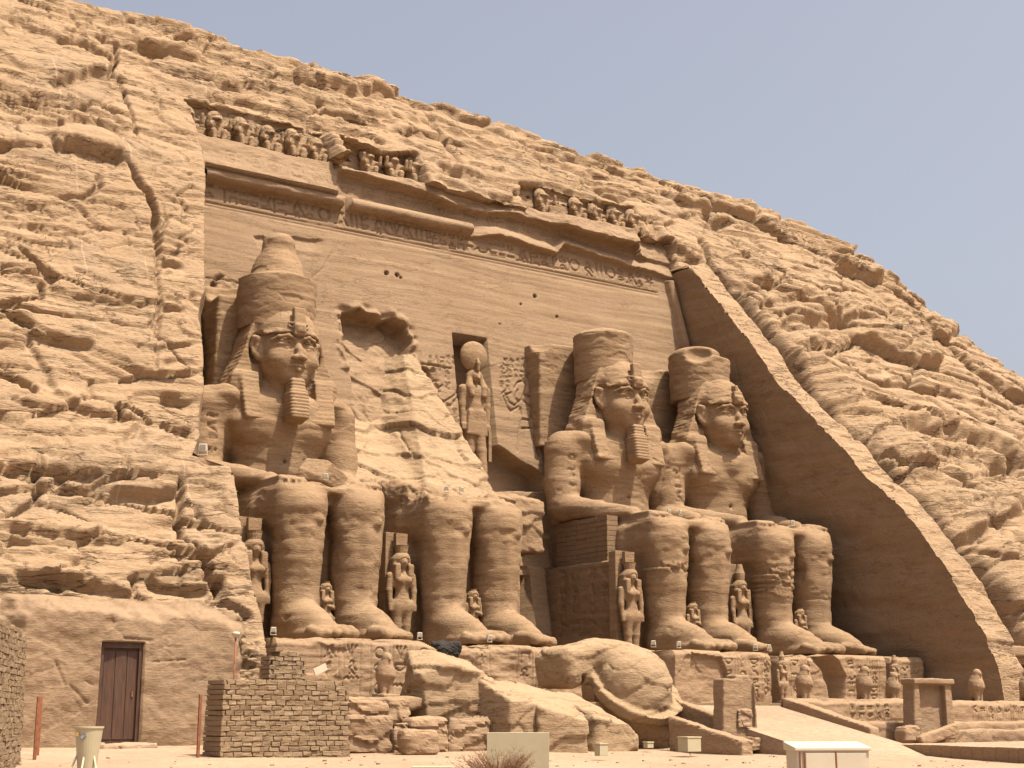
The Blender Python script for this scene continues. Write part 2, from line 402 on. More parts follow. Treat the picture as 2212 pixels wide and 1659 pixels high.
    if joints:   # pale mortar seams between the sawn blocks of the moved hill
        sp = N.new('ShaderNodeSeparateXYZ'); L.new(g.outputs['Position'], sp.inputs[0])
        wv = mt('MULTIPLY_ADD', n2.outputs[0], .35, sp.outputs[0]); fr = mt('ABSOLUTE', mt('SUBTRACT', mt('FRACT', mt('DIVIDE', wv, 2.9)), .5))
        r_ = N.new('ShaderNodeMapRange'); r_.inputs[1].default_value = .008; r_.inputs[2].default_value = .02; r_.inputs[3].default_value = 1; r_.inputs[4].default_value = 0; L.new(fr, r_.inputs[0])
        rm = N.new('ShaderNodeMapRange'); rm.inputs[1].default_value = .5; rm.inputs[2].default_value = .62; L.new(n2.outputs[0], rm.inputs[0])
        mc = N.new('ShaderNodeMix'); mc.data_type = 'RGBA'; mc.inputs[7].default_value = (c1[0] * 1.25, c1[1] * 1.3, c1[2] * 1.4, 1); L.new(mt('MULTIPLY', mt('MULTIPLY', r_.outputs[0], rm.outputs[0]), .55), mc.inputs[0]); L.new(col, mc.inputs[6]); col = mc.outputs[2]
    L.new(col, b.inputs['Base Color'])
    L.new(hgt, bp.inputs['Height']); L.new(bp.outputs[0], b.inputs['Normal'])
    return m
def plain(name, c, rough=0.6, metal=0.0, var=0.12, scale=6.0, bump=0.0):
    m = bpy.data.materials.new(name); m.use_nodes = True; N = m.node_tree.nodes; L = m.node_tree.links; b = N['Principled BSDF']
    b.inputs['Roughness'].default_value = rough; b.inputs['Metallic'].default_value = metal
    g = N.new('ShaderNodeNewGeometry'); n = N.new('ShaderNodeTexNoise'); n.inputs['Scale'].default_value = scale; n.inputs['Detail'].default_value = 6; L.new(g.outputs['Position'], n.inputs[0])
    mr = N.new('ShaderNodeMapRange'); mr.inputs[1].default_value = .3; mr.inputs[2].default_value = .7; mr.inputs[3].default_value = 1 - var; mr.inputs[4].default_value = 1 + var; L.new(n.outputs[0], mr.inputs[0])
    mu = N.new('ShaderNodeMix'); mu.data_type = 'RGBA'; mu.blend_type = 'MULTIPLY'; mu.inputs[0].default_value = 1; mu.inputs[6].default_value = (*c, 1)
    L.new(mr.outputs[0], mu.inputs[7]); L.new(mu.outputs[2], b.inputs['Base Color'])
    if bump:
        bp = N.new('ShaderNodeBump'); bp.inputs['Strength'].default_value = bump; bp.inputs['Distance'].default_value = .03; L.new(n.outputs[0], bp.inputs['Height']); L.new(bp.outputs[0], b.inputs['Normal'])
    return m
M = {}
M['rock'] = stone('rock_sandstone', (.545, .370, .223), (.44, .295, .172), (.40, .285, .185), band=.7, bump=.6, bdist=.08, fine=14, crack=1.0, joints=True)
M['rock_far'] = stone('rock_dome', (.54, .36, .21), (.37, .24, .14), (.44, .32, .19), band=.7, bump=.5, bdist=.12)
M['facade'] = stone('facade_sandstone', (.44, .300, .182), (.365, .242, .147), (.47, .335, .215), scale=1.3, band=.5, bump=.4, bdist=.05, crack=.35)
M['statue'] = stone('statue_sandstone', (.46, .308, .18), (.365, .236, .135), (.43, .30, .185), scale=1.6, band=.6, bump=.4, bdist=.05, crack=.3)
M['fresh'] = stone('fresh_broken_sandstone', (.53, .375, .228), (.44, .30, .175), (.47, .33, .21), scale=1.2, band=.6, bump=.4, bdist=.06, crack=.6)
M['pink'] = stone('pink_sandstone', (.50, .34, .207), (.41, .27, .162), (.43, .295, .185), scale=2.0, band=.6, bump=.35, bdist=.05)
M['plaster'] = stone('earth_plaster', (.45, .31, .192), (.38, .252, .153), (.50, .345, .225), scale=1.5, band=.5, bump=.4, bdist=.05)
M['sand'] = stone('pale_sand', (.58, .41, .275), (.50, .345, .225), (.44, .30, .20), scale=.8, band=.7, bump=.8, bdist=.06, fine=9)
M['mud'] = stone('mud_brick', (.46, .325, .20), (.34, .232, .14), (.40, .285, .18), scale=4, band=.6, bump=.5, bdist=.04)
M['brick'] = stone('repair_brick', (.38, .25, .145), (.32, .205, .12), (.34, .23, .14), scale=3, band=.5, bump=.3)
M['dark'] = plain('opening_shade', (.035, .022, .014), .95)  # near-black colour standing in for the shade inside openings
M['rust'] = plain('rusty_iron', (.19, .065, .026), .8, var=.3)
M['cream'] = plain('cream_paint', (.36, .31, .20), .55, var=.06, scale=3)
M['white'] = plain('white_paint', (.46, .40, .30), .5, var=.05, scale=3)
M['grey'] = plain('grey_plastic', (.30, .30, .29), .5)
M['lens'] = plain('lamp_glass', (.22, .20, .16), .15)
M['blue'] = plain('blue_print', (.10, .13, .22), .5)
M['yellow'] = plain('ochre_print', (.5, .25, .05), .5)
M['straw'] = plain('dry_twigs', (.17, .085, .04), .9, var=.3)
M['net'] = plain('dark_netting', (.018, .014, .011), .95)
def wood():
    m = plain('door_wood', (.060, .026, .012), .6); N = m.node_tree.nodes; L = m.node_tree.links
    nz = [n for n in N if n.type == 'TEX_NOISE'][0]; g = [n for n in N if n.type == 'NEW_GEOMETRY'][0]
    mp = N.new('ShaderNodeMapping'); mp.inputs['Scale'].default_value = (3.0, 3.0, .25); L.new(g.outputs['Position'], mp.inputs[0]); L.new(mp.outputs[0], nz.inputs[0])
    mr = [n for n in N if n.type == 'MAP_RANGE'][0]; mr.inputs[3].default_value = .55; mr.inputs[4].default_value = 1.5
    return m
M['wood'] = wood()
# ---------------------------------------------------------------- the rock hill with the temple recess cut out of it
PRz = [-2, .5, 4.2, 5.6, 7.9, 10, 11.6, 13.4, 15, 17.2, 19.2, 21.2, 24.1, 28.2, 33, 36, 40]
PRY = [-10.6, -10.2, -9.8, -9.4, -8.3, -7.1, -6.2, -4.7, -2.9, -1.2, .8, 2.9, 5, 8.1, 11.7, 13.8, 17]
PLz = [-2, .5, 3.3, 4.4, 6.4, 8.4, 11.5, 13.6, 16, 20, 24, 28, 33, 36, 40]
PLY = [-7.8, -7.5, -6.8, -6.3, -5.3, -4.2, -2.2, .3, 1.4, 3.2, 5.2, 7.3, 11.3, 13.8, 17]
CRX = [-90, -60, -40, -23.5, -16.5, -2.6, 11.5, 25.9, 38.3, 42.4, 45, 53, 59.6, 75, 95, 125]
CRZ = [26, 33, 38, 40.5, 40.7, 40.8, 40, 39.2, 37.5, 37.1, 35.6, 32.5, 31.1, 28, 23, 12]
def Ybase(X, zz):
    """zz in 0..40 is the height along the profile"""
    l = np.interp(zz, PLz, PLY); r = np.interp(zz, PRz, PRY); t = sst(-17, 16, X)
    Y = l * (1 - t) + r * t
    k = np.clip(X - 24, 0, 200); k2 = np.clip(-30 - X, 0, 100)
    # right flank first turns back from the cut strip then swells out again
    return Y + (1 - zz / 40.) * (k * .10 + k * k * .0022) + k * k * .0012 + k2 * k2 * .006 * (1 - zz / 50.)
def rockpos(X, zz):
    zc = np.interp(X, CRX, CRZ); return np.stack([X, Ybase(X, zz), zz * zc / 40.0], -1)
def hitrock(x, y):
    """where the sight line of a photo pixel meets the undisplaced slope"""
    d = ray(x, y); lo, hi = 30.0, 140.0
    ts = np.linspace(30, 160, 1300); P = CAM + ts[:, None] * d; zc = np.interp(P[:, 0], CRX, CRZ); zz = np.clip(P[:, 2] * 40 / zc, -2, 40)
    m = P[:, 1] > Ybase(P[:, 0], zz); i = int(np.argmax(m)) if m.any() else -1
    return P[i]
# edges of the recess, traced on the slope
LE = [(443, 345), (443, 500), (443, 640), (434, 660), (430, 700), (438, 760), (440, 850), (432, 900), (436, 945), (418, 990), (494, 1005), (508, 1035), (515, 1100), (524, 1160), (538, 1230), (548, 1290), (562, 1340), (570, 1400), (575, 1440), (578, 1470)]
lp = np.array([hitrock(*p) for p in LE]); o_ = np.argsort(lp[:, 2]); LZ, LX = lp[o_, 2], lp[o_, 0]
LZ = np.concatenate([[-2, 0], LZ, [33.5, 60]]); LX = np.concatenate([[LX[0] + 1.2, LX[0] + .8], LX, [LX[-1], LX[-1]]])
RZ_ = np.array([-2, 4.2, 5.6, 7.9, 11.6, 15, 19.2, 24.1, 28.2, 30, 60.]); RX_ = np.array([19.5, 19.31, 19.13, 18.84, 18.37, 17.93, 17.45, 16.78, 16.27, 16.05, 16.05])
TOPZ = 30.3
def terr(n, st_, soft=.16, g=0.0, gm=1.0):
    t = n / st_; f = np.floor(t); fr = t - f; return (f + sst(.5 - soft, .5 + soft, fr)) * st_ - g * gm * (1 - sst(.04, .11, np.abs(fr - .5)))
def rockdisp(X, Z, xp, yp):
    left = 1 - sst(-19, -14, X); right = sst(20, 24, X)
    calm = np.exp(-(((xp - 220) / 210.) ** 2 + ((yp - 520) / 300.) ** 2))       # dressed, flatter stretch of the left buttress
    low = sst(15.0, 10.5, Z) * left
    w = fbm2(X * .05, Z * .07, 3, 3) * 1.4 + X * .02 + right * (X - 20) * -.04
    wx = fbm2(X * .3, Z * .4, 3, 4) * 1.2
    pt = sst(-.02, .30, fbm2(X / 7 + 3, (Z + w) / 3.2, 3, 15)) ; pt = np.clip(pt + .35 * low + .35 * sst(33, 36, Z), 0, 1) * (1 - .6 * calm)
    n1 = fbm2((X + wx) / 11 + Z * .05, (Z + w) / 2.3, 3, 5) * 1.15; n2 = fbm2((X + wx) / 4.2, (Z + w) / .8, 3, 6) * .5; n3 = fbm2(X / 1.8, (Z + w) / .26, 2, 7) * .20
    gm1 = sst(-.05, .2, fbm2(X / 5, Z / 2, 3, 16)); d = terr(n1, .24, .05, .30, gm1) * (1 - .7 * calm) * (.9 + .15 * low) + terr(n2, .11, .08, .12, gm1) * (.12 + .95 * pt) + terr(n3, .05, .15) * (.15 + .85 * pt)
    v1, e1, c1, k1 = voro((X + wx) / 6.0 + .2 * Z / 2.6, (Z + w) / 2.6, 1); v2, e2, c2, k2 = voro((X + wx * .7 + Z * .3) / 2.4, (Z + w) / .95, 2)
    d += (v1 * .20 - k1 * .14 + c1 * .06) * (1 - .6 * calm) + (v2 * .08 - k2 * .08) * pt
    d += fbm2(X * .12, Z * .14, 3, 9) * .3 + fbm2(X * 1.1, Z * 2.6, 3, 8) * .03
    v4, e4, c4, k4 = voro((X + wx * .8 + Z * .5) / 8.0, (Z + w * 1.3 + X * .12) / 4.4, 7)
    d += right * (v4 * .8 - k4 * .55 + c4 * .2 - .5 * (1 - sst(0, .10, e4)))
    return d
def rockjoints(X, Z):
    w = fbm2(X * .05, Z * .07, 3, 3) * 1.4 + X * .02 + sst(20, 24, X) * (X - 20) * -.04; wx = fbm2(X * .3, Z * .4, 3, 4) * 1.2; wz = w
    _, e1, _, _ = voro((X + wx) / 6.0 + .2 * Z / 2.6, (Z + w) / 2.6, 1)
    _, e2, _, _ = voro((X + wx * .7 + Z * .3) / 2.4, (Z + w) / .95, 2)
    _, e3, _, _ = voro((X + wx * .4) / 1.3, (Z + wz * .3) / .34, 3)
    m = sst(-.15, .25, fbm2(X * .15, Z * .3, 3, 10)); m2 = sst(-.1, .3, fbm2(X * .2, Z * .5, 3, 11))
    return -(.5 * (1 - sst(.01, .06, e1)) * (.1 + .9 * m) + .18 * (1 - sst(.01, .07, e2)) * m2 + .05 * (1 - sst(.01, .12, e3)) * m2)
STRIP = lambda X, Z: sst(0, .5, X - np.interp(Z, RZ_, RX_)) * (1 - sst(2.4, 3.2, X - np.interp(Z, RZ_, RX_)))
CRACKS = []   # (points, half width px, depth m, mode)   mode c=crack, l=ledge (overhang above the line)
def K(pts, w=3, d=.5, m='c', f=60): CRACKS.append((pts, w, d, m, f))
K([(105, 292), (160, 300), (215, 318), (262, 328), (275, 352)], 6, 1.5, 'l', 95)
K([(275, 345), (290, 375), (318, 420), (338, 455), (345, 500), (352, 530)], 7, .9, 'c')
K([(335, 425), (370, 432), (400, 440)], 2.5, .4)
K([(352, 440), (360, 480), (345, 560), (345, 640), (335, 700), (340, 760), (330, 800)], 2.5, .55)
K([(345, 520), (372, 532), (395, 540)], 4, .6, 'l', 25)
K([(345, 560), (400, 563)], 4, .5, 'l', 20)
K([(345, 660), (400, 666)], 4, .5, 'l', 25)
K([(340, 790), (385, 782), (440, 790)], 3, .4, 'l', 25)
K([(350, 850), (400, 858), (438, 862)], 6, .9, 'l', 50)
K([(255, 90), (258, 130), (243, 160), (236, 180)], 5, 1.0)
K([(100, 180), (150, 172), (190, 158), (240, 162)], 5, 1.0, 'l', 60)
K([(236, 175), (265, 215), (275, 240), (290, 265), (295, 285)], 3, .6)
K([(0, 208), (60, 212), (150, 222), (240, 250), (290, 285)], 3, .5, 'l', 45)
K([(0, 232), (90, 250), (140, 262), (175, 252), (240, 268), (290, 290)], 3, .6, 'l', 40)
K([(0, 40), (60, 55), (130, 75), (200, 95), (252, 120)], 4, .6, 'l', 40)
K([(150, 60), (230, 80), (320, 100), (400, 118), (520, 150)], 3, .5, 'l', 35)
K([(310, 92), (335, 100), (355, 105)], 10, 1.2)
K([(260, 130), (330, 140), (420, 160), (500, 175), (640, 205)], 2.5, .4, 'l', 40)
K([(60, 713), (130, 728), (215, 740)], 5, .8, 'l', 45)
K([(20, 470), (90, 478), (170, 488)], 2.5, .25, 'l', 30)
K([(150, 625), (230, 638), (330, 655)], 3, .35, 'l', 35)
K([(0, 655), (60, 690), (110, 800), (120, 850), (180, 880), (250, 900), (330, 895)], 4, .5, 'l', 60)
K([(0, 985), (120, 995), (230, 1010)], 5, .8, 'l', 40)
K([(240, 1040), (330, 1045), (400, 1050)], 7, .9, 'l', 45)
K([(0, 1140), (90, 1150), (190, 1160), (300, 1175)], 5, .8, 'l', 45)
K([(0, 1240), (120, 1255), (250, 1270), (330, 1290)], 6, .9, 'l', 45)
K([(320, 1215), (350, 1195), (470, 1200)], 4, .6, 'l', 35)
K([(320, 1245), (380, 1262), (465, 1268)], 6, 1.0, 'l', 45)
K([(400, 1010), (395, 1090), (400, 1150), (430, 1190), (455, 1230), (470, 1280)], 6, 1.2)
K([(382, 1180), (398, 1262), (410, 1300)], 3, .4)
K([(250, 880), (268, 905), (285, 925)], 2, .3)
K([(415, 640), (430, 660), (438, 700)], 6, .6)
K([(385, 925), (430, 940)], 4, .6, 'l', 25)
K([(0, 800), (60, 830), (70, 850)], 8, 1.0)
K([(256, 885), (258, 892)], 9, 2.0)
K([(140, 1306), (142, 1309)], 11, 1.6)
K([(115, 1276), (125, 1278)], 7, 1.4)
K([(475, 1250), (478, 1280)], 8, 2.0)
# above the facade
K([(555, 100), (640, 130), (720, 150), (800, 178)], 4, .7, 'l', 35)
K([(690, 170), (760, 195), (830, 190), (880, 210), (950, 235)], 5, .9, 'l', 40)
K([(820, 178), (870, 195), (930, 215), (1010, 250), (1080, 270)], 5, .9, 'l', 30)
K([(920, 250), (950, 290), (975, 330), (1000, 360)], 4, .8)
K([(640, 190), (720, 225), (800, 240), (850, 262)], 3, .5, 'l', 30)
K([(725, 250), (800, 262), (860, 275)], 5, .6, 'l', 30)
K([(860, 250), (960, 280), (1060, 310), (1200, 350), (1330, 400)], 3, .5, 'l', 45)
K([(1000, 245), (1100, 290), (1240, 330), (1330, 362), (1430, 400)], 4, .7, 'l', 40)
K([(740, 300), (820, 330), (900, 355)], 3, .5, 'l', 30)
K([(940, 380), (1030, 410), (1120, 425)], 3, .5, 'l', 30)
K([(1240, 310), (1320, 345), (1380, 365)], 5, .8, 'l', 30)
K([(1420, 400), (1470, 420), (1530, 440), (1600, 470)], 10, 1.2, 'l', 50)
K([(1280, 400), (1330, 430), (1350, 440)], 5, .8, 'l', 30)
K([(1410, 490), (1440, 520), (1480, 545), (1520, 560)], 7, 1.0, 'l', 40)
# right flank
K([(1515, 520), (1530, 560), (1560, 600)], 7, 1.2)
K([(1560, 600), (1640, 640), (1700, 690), (1730, 740)], 4, .6)
K([(1620, 660), (1700, 650), (1760, 640)], 4, .7, 'l', 40)
K([(1680, 700), (1730, 685), (1840, 680), (1900, 700)], 6, 1.1, 'l', 60)
K([(1735, 740), (1780, 760), (1830, 745)], 8, 1.3, 'l', 50)
K([(1850, 560), (1900, 620), (1950, 700), (2050, 790)], 4, .7, 'l', 60)
K([(1860, 660), (1940, 700), (2000, 740)], 5, .8, 'l', 40)
K([(1870, 830), (1960, 820), (2060, 850), (2212, 900)], 5, .9, 'l', 60)
K([(1950, 900), (2040, 930), (2130, 980), (2212, 1030)], 6, 1.2, 'l', 80)
K([(2000, 960), (2080, 980), (2212, 1040)], 8, 1.6, 'l', 110)
K([(2070, 1150), (2140, 1130), (2212, 1120)], 6, 1.2, 'l', 80)
K([(2060, 1050), (2150, 1010), (2212, 1015)], 4, .8, 'l', 70)
def apply_cracks(xp, yp, ok, wob):
    d = np.zeros_like(xp)
    for pts, w, dep, m, f in CRACKS:
        a = np.array(pts, float); mg = f + 15
        s = ok & (xp > a[:, 0].min() - mg) & (xp < a[:, 0].max() + mg) & (yp > a[:, 1].min() - mg) & (yp < a[:, 1].max() + mg)
        if not s.any(): continue
        x = xp[s] + wob[0][s]; y = yp[s] + wob[1][s]
        D, S, T = segdist(x, y, pts)
        if m == 'c':
            ta = .45 + .55 * np.sin(np.clip(T, .02, .98) * math.pi)
            d[s] -= dep * ta * (1 - sst(w * .35, w * 1.2, D))
        else:
            ta = sst(0, .12, T) * (1 - sst(.88, 1, T))
            sd_ = S * D; d[s] -= dep * .5 * sst(-1.5, 2.5, sd_) * (1 - sst(w * 1.2, w * 1.2 + f * .45, D)) * ta
            d[s] += np.where(S < 0, dep * .12 * (1 - sst(0, f * .7, D)), 0) * ta
    return d
# rows
zr = np.concatenate([np.linspace(-1.5, 0, 4)[:-1], np.arange(0, 40.001, .085)])
NR = len(zr)
back = [(1.2, .25), (3, .45), (6, .2), (12, -1), (25, -5), (45, -14), (80, -40)]
kTop = int(np.argmin(abs(zr - TOPZ)))
xl = np.interp(zr, LZ, LX); xr = np.interp(zr, RZ_, RX_)
def band(fr, a, b): return a[:, None] * (1 - fr[None, :]) + b[:, None] * fr[None, :]
fL = np.concatenate([np.linspace(0, .45, 26)[:-1], np.linspace(.45, 1, 270)])
XL = band(fL, np.full(NR, -66.), xl)
XL = xl[:, None] + (np.interp(fL, [0, .45, 1], [-48, -18, 0]))[None, :]
nm = 270; XM = band(np.linspace(0, 1, nm + 2)[1:-1], xl, xr)
fR = np.concatenate([np.linspace(0, 6, 75)[:-1], np.linspace(6, 46, 240)[:-1], np.linspace(46, 105, 40)])
XR = xr[:, None] + fR[None, :]
XX = np.concatenate([XL, XM, XR], 1); ZZ = np.repeat(zr[:, None], XX.shape[1], 1)
B = rockpos(XX, ZZ); NRM = -vnormals(B)
NRM = np.where(NRM[..., 1:2] > 0, -NRM, NRM)
xp, yp = px(B); ok = np.ones(xp.shape, bool)
wob = (fbm2(xp / 25, yp / 25, 3, 60) * 12, fbm2(xp / 34, yp / 30, 4, 61) * 10)
DSP = rockdisp(XX, B[..., 2], xp, yp)
CRK = apply_cracks(xp, yp, ok, wob)
def blur(A, n):
    for _ in range(n):
        A = np.pad(A, 1, mode='edge'); A = (A[:-2] + 2 * A[1:-1] + A[2:]) / 4; A = (A[:, :-2] + 2 * A[:, 1:-1] + A[:, 2:]) / 4
    return A
JN = rockjoints(XX, B[..., 2])
DSP = DSP + blur(CRK, 1) + JN + fbm2(XX * 2.2, B[..., 2] * 7, 3, 66) * .028 + vn2(XX / 2.5, B[..., 2] / .16, 67) * .03
st = STRIP(XX, ZZ); es = XX - np.interp(ZZ, RZ_, RX_)
lowst = 1 - sst(29, 31, ZZ)
DSP = DSP * (1 - st * lowst * .72)
DSP -= 3.2 * np.exp(-((es - 3.0 - .12 * fbm2(ZZ, ZZ * 0, 2, 5)) / .42) ** 2) * lowst * (es > 0) # the open joint beside the strip
DSP += sst(3.1, 6, es) * .9 * (1 - sst(22, 30, ZZ))
inh = (XX > xl[:, None] - .01) & (XX < xr[:, None] + .01)
edge = np.minimum(np.abs(XX - xl[:, None]), np.abs(XX - xr[:, None]))
DSP = np.where((ZZ < TOPZ + .2) & (edge < 1.0), DSP * (.35 + .65 * sst(0, 1.0, edge)), DSP)
# the dressed shelf of the frieze above the facade: keep the rock behind the cornice and the baboons
fr = inh & (B[..., 2] < 35.6)
zt = B[..., 2] + .5 * fbm2(XX * .35, ZZ * 0, 3, 6)
shelf = 1 - sst(32.1, 32.25, B[..., 2])
for xa, xb, zc_ in ((-19.2, -8.9, 34.6), (-8.4, -2.9, 34.2), (4.3, 13.9, 34.1)):
    shelf = np.maximum(shelf, (1 - sst(zc_, zc_ + .15, zt)) * sst(xa, xa + .25, XX) * (1 - sst(xb - .25, xb, XX)))
shelf = shelf * inh * sst(0, .3, edge)
# door wall area of the left buttress is built separately: sink the rock there
DW = [(62, 1335), (120, 1325), (330, 1345), (440, 1350), (505, 1372), (508, 1470), (520, 1660), (40, 1660), (58, 1480)]
dwm = 1 - sst(-2, 5, polyd(xp + wob[0] * .5, yp + wob[1] * .5, DW))
DSP = DSP * (1 - dwm) - dwm * 1.6
P = B + NRM * DSP[..., None]
# shelf: push to a wall plane 1.1 m behind the facade line
yw = FY(P[..., 2]) + .62
P[..., 1] = P[..., 1] * (1 - shelf) + np.maximum(P[..., 1], yw) * shelf
rows = [P]
last = P[-1]
for i, (dy, dz) in enumerate(back):
    q = last.copy(); q[:, 1] += dy; q[:, 2] += dz + fbm2(q[:, 0] / (3 + i * 3.), q[:, 0] * 0 + i, 3, 77) * min(dy, 4) * .22; rows.append(q[None])
PP = np.concatenate(rows, 0); nr, nc = PP.shape[:2]
cm = np.ones((nr - 1, nc - 1), bool)
i0, i1 = XL.shape[1] - 1, XL.shape[1] + XM.shape[1]
cm[:kTop, i0:i1] = False
v_, f_ = compact(PP.reshape(-1, 3), gridfaces(nr, nc, cm))
hill = mkobj('hill', v_, f_, M['rock'], smooth=False); struct(hill)
EDGE_L = P[:kTop + 1, i0].copy(); EDGE_R = P[:kTop + 1, i1].copy(); EDGE_T = P[kTop, i0:i1 + 1].copy()
EOF_MARK = 1
# ---------------------------------------------------------------- the carved facade
def fp(pts): return [tuple(onF(x, y)[[0, 2]]) for x, y in pts]
fac = thing('temple_facade', 'sandstone temple front cut into the hillside, with a carved frieze, niche and sloping side walls', 'temple front', (0, 7, 4.8))
r = Relief(-19.4, 19.8, 1.5, 32.75, .062)
X, Z = r.X, r.Z
xp, yp = px(np.stack([X, FY(Z), Z], -1))
def torn(pts, n=4, a=.12): return pts
# frieze and cornice signs (drawn first, relief parts are laid over them)
r.line([(-17.2, 28.42), (14.6, 28.42)], .07, -.09); r.line([(-17.2, 28.2), (14.6, 28.2)], .05, -.06)
x = -16.6; k = 3; rg = random.Random(5)
while x < 14.2:
    c = rg.random()
    if c < .30:
        s_ = rg.uniform(.95, 1.15); glyph(r, rg.choice([0, 4, 12, 17, 1, 8]), x, 28.6, s_, .06, -.13); x += s_ * .95
    elif c < .75:
        for j in range(2): glyph(r, rg.choice([3, 5, 6, 7, 11, 13, 16, 0]), x, 28.56 + j * .62, .52, .06, -.12)
        x += .62
    else:
        glyph(r, rg.choice([2, 9, 10, 14]), x, 28.58, 1.15, .06, -.13); x += .8
for cx_ in (-10.9, -3.6, 5.9):
    r.line([(cx_ - 1.8, 28.7), (cx_ - 1.95, 29.1), (cx_ - 1.8, 29.55), (cx_ + 1.6, 29.55), (cx_ + 1.8, 29.1), (cx_ + 1.6, 28.7), (cx_ - 1.8, 28.7)], .06, -.1)
x = -15.5
while x < 12.0:
    r.line([(x, 31.5), (x - .14, 31.1), (x, 30.75), (x + .5, 30.75), (x + .64, 31.1), (x + .5, 31.5), (x, 31.5)], .05, -.06)
    glyph(r, rg.randrange(18), x, 30.85, .5, .045, -.06); x += rg.uniform(.85, 1.5)
# the two offering kings beside the niche
def fig(strokes, w=.075, d=-.13):
    for s_ in strokes: r.line(fp(s_), w, d)
fig([[(921, 806), (912, 815), (913, 826), (925, 838), (945, 850), (950, 845), (940, 828), (935, 815), (928, 806), (921, 806)],
     [(940, 828), (950, 838), (955, 832)], [(915, 852), (925, 850), (935, 858), (960, 868), (985, 852)], [(960, 868), (975, 878), (990, 855)],
     [(925, 850), (922, 862), (940, 874), (962, 880), (975, 874)], [(940, 874), (948, 905), (965, 945), (985, 985), (992, 1010)], [(962, 880), (970, 915), (980, 950)],
     [(985, 852), (990, 838)], [(948, 905), (975, 900)]])
fig([[(1112, 838), (1118, 826), (1130, 822), (1137, 832), (1132, 850), (1128, 862), (1138, 872), (1152, 882), (1158, 872), (1148, 858), (1134, 852)],
     [(1118, 842), (1112, 858), (1120, 866)], [(1128, 862), (1112, 876), (1100, 868), (1092, 850)], [(1120, 878), (1104, 888), (1096, 878), (1088, 856)],
     [(1124, 880), (1128, 905), (1122, 935), (1118, 975)], [(1150, 884), (1146, 910), (1152, 945), (1166, 985)], [(1128, 905), (1146, 908)], [(1122, 925), (1150, 925)],
     [(1085, 850), (1092, 843)], [(1096, 852), (1104, 848)]])
for x0, x1, y0, y1 in ((905, 965, 795, 800), (962, 972, 800, 840), (978, 992, 860, 1005), (1080, 1100, 790, 835), (1085, 1160, 800, 820), (925, 985, 770, 790), (1088, 1150, 775, 792)):
    yy = y0
    while yy < y1:
        xx = x0
        while xx < x1:
            q = onF(xx, yy + 8); glyph(r, rg.randrange(18), q[0], q[2], .30, .05, -.09); xx += 13
        yy += 11
# natural surface: faint bedding, pits, seams
w_ = fbm2(X * .06, Z * .1, 3, 12) * .9 + X * .015
H = r.H + fbm2(X * .25, (Z + w_) * 1.6, 4, 13) * .03 + vn2(X / 14, (Z + w_) / .3, 14) * .035 + vn2(X / 6, (Z + w_) / .12, 15) * .022
for (a, b, q) in ((835, 590, .16), (858, 594, .15), (865, 600, .08), (1155, 640, .14), (1203, 684, .1), (1125, 657, .08), (776, 668, .08), (1080, 700, .06)):
    c = onF(a, b); H -= .5 * (1 - sst(q * .5, q, np.hypot(X - c[0], Z - c[2])))
def ledge(pts, dep, fade, w0=.03, rag=.12):
    """the face below the line is set back, fading out downwards"""
    global H
    p = np.array(fp(pts)); x = X + fbm2(X * 1.5, Z * 1.5, 2, 20) * rag; z = Z + fbm2(X * 1.2, Z * .6, 3, 21) * rag
    D, S, T = segdist(x, z, p.tolist()); ta = sst(0, .08, T) * (1 - sst(.92, 1, T))
    H = H - np.where(S < 0, dep * (1 - sst(.05, fade, D)), 0) * ta
def groove(pts, w, dep, rag=.1):
    global H
    x = X + fbm2(X * 1.5, Z * 1.5, 3, 22) * rag; z = Z + fbm2(X * 1.2, Z * 1.2, 3, 23) * rag
    D, S, T = segdist(x, z, fp(pts)); H = H - dep * (1 - sst(w * .3, w, D))
ledge([(545, 510), (570, 506), (572, 512), (600, 508), (640, 512), (705, 520)], .14, .9)
groove([(675, 600), (700, 575), (715, 545)], .08, .05); groove([(445, 598), (520, 612)], .05, .1); groove([(440, 655), (500, 672)], .1, .2)
groove([(880, 780), (975, 795)], .07, .2); groove([(640, 470), (1000, 545)], .02, .03)
groove([(1060, 790), (1160, 770)], .03, .05)
# dark broken patch between the left edge and the first colossus
pl = fp([(440, 640), (480, 600), (520, 615), (515, 700), (495, 800), (470, 850), (436, 850)]); pd_ = polyd(X, Z, pl) + fbm2(X, Z, 3, 25) * .5
H += (1 - sst(-.3, .1, pd_)) * (voro(X / 1.3, Z / .8, 26)[0] * .5 + fbm2(X * 2, Z * 3, 3, 27) * .3 - .25)
# the scar left by the fallen upper half of the second colossus
sc = fp([(735, 668), (760, 672), (800, 682), (852, 690), (876, 706), (888, 742), (878, 762), (876, 790), (925, 800), (960, 900), (1010, 1040), (900, 1140), (700, 1100), (742, 1000), (780, 960), (758, 860), (746, 760)])
pd_ = polyd(X, Z, sc) + fbm2(X * .8, Z * .8, 3, 28) * .35
in_ = 1 - sst(-.12, .06, pd_); dp = np.interp(Z, [14, 19, 21, 22.6, 23.4, 24.5], [-.9, .1, .75, 1.3, 1.7, 1.8])
H = H * (1 - in_) + in_ * (-dp + voro(X / 1.7 + Z * .4, Z / 1.6, 29)[0] * .16 + fbm2(X * 1.2, Z * 1.6, 4, 30) * .2 + .5 * sst(23, 24.4, Z) * sst(-.9, -.2, pd_))
H += .25 * np.exp(-((pd_ - .15) / .25) ** 2) * fbm2(X * 2, Z * 2, 2, 31) * 2 * (Z > 20)
sh = fp([(1012, 1002), (1040, 975), (1068, 965), (1110, 985), (1170, 1028), (1178, 1060), (1110, 1060), (1010, 1060)])
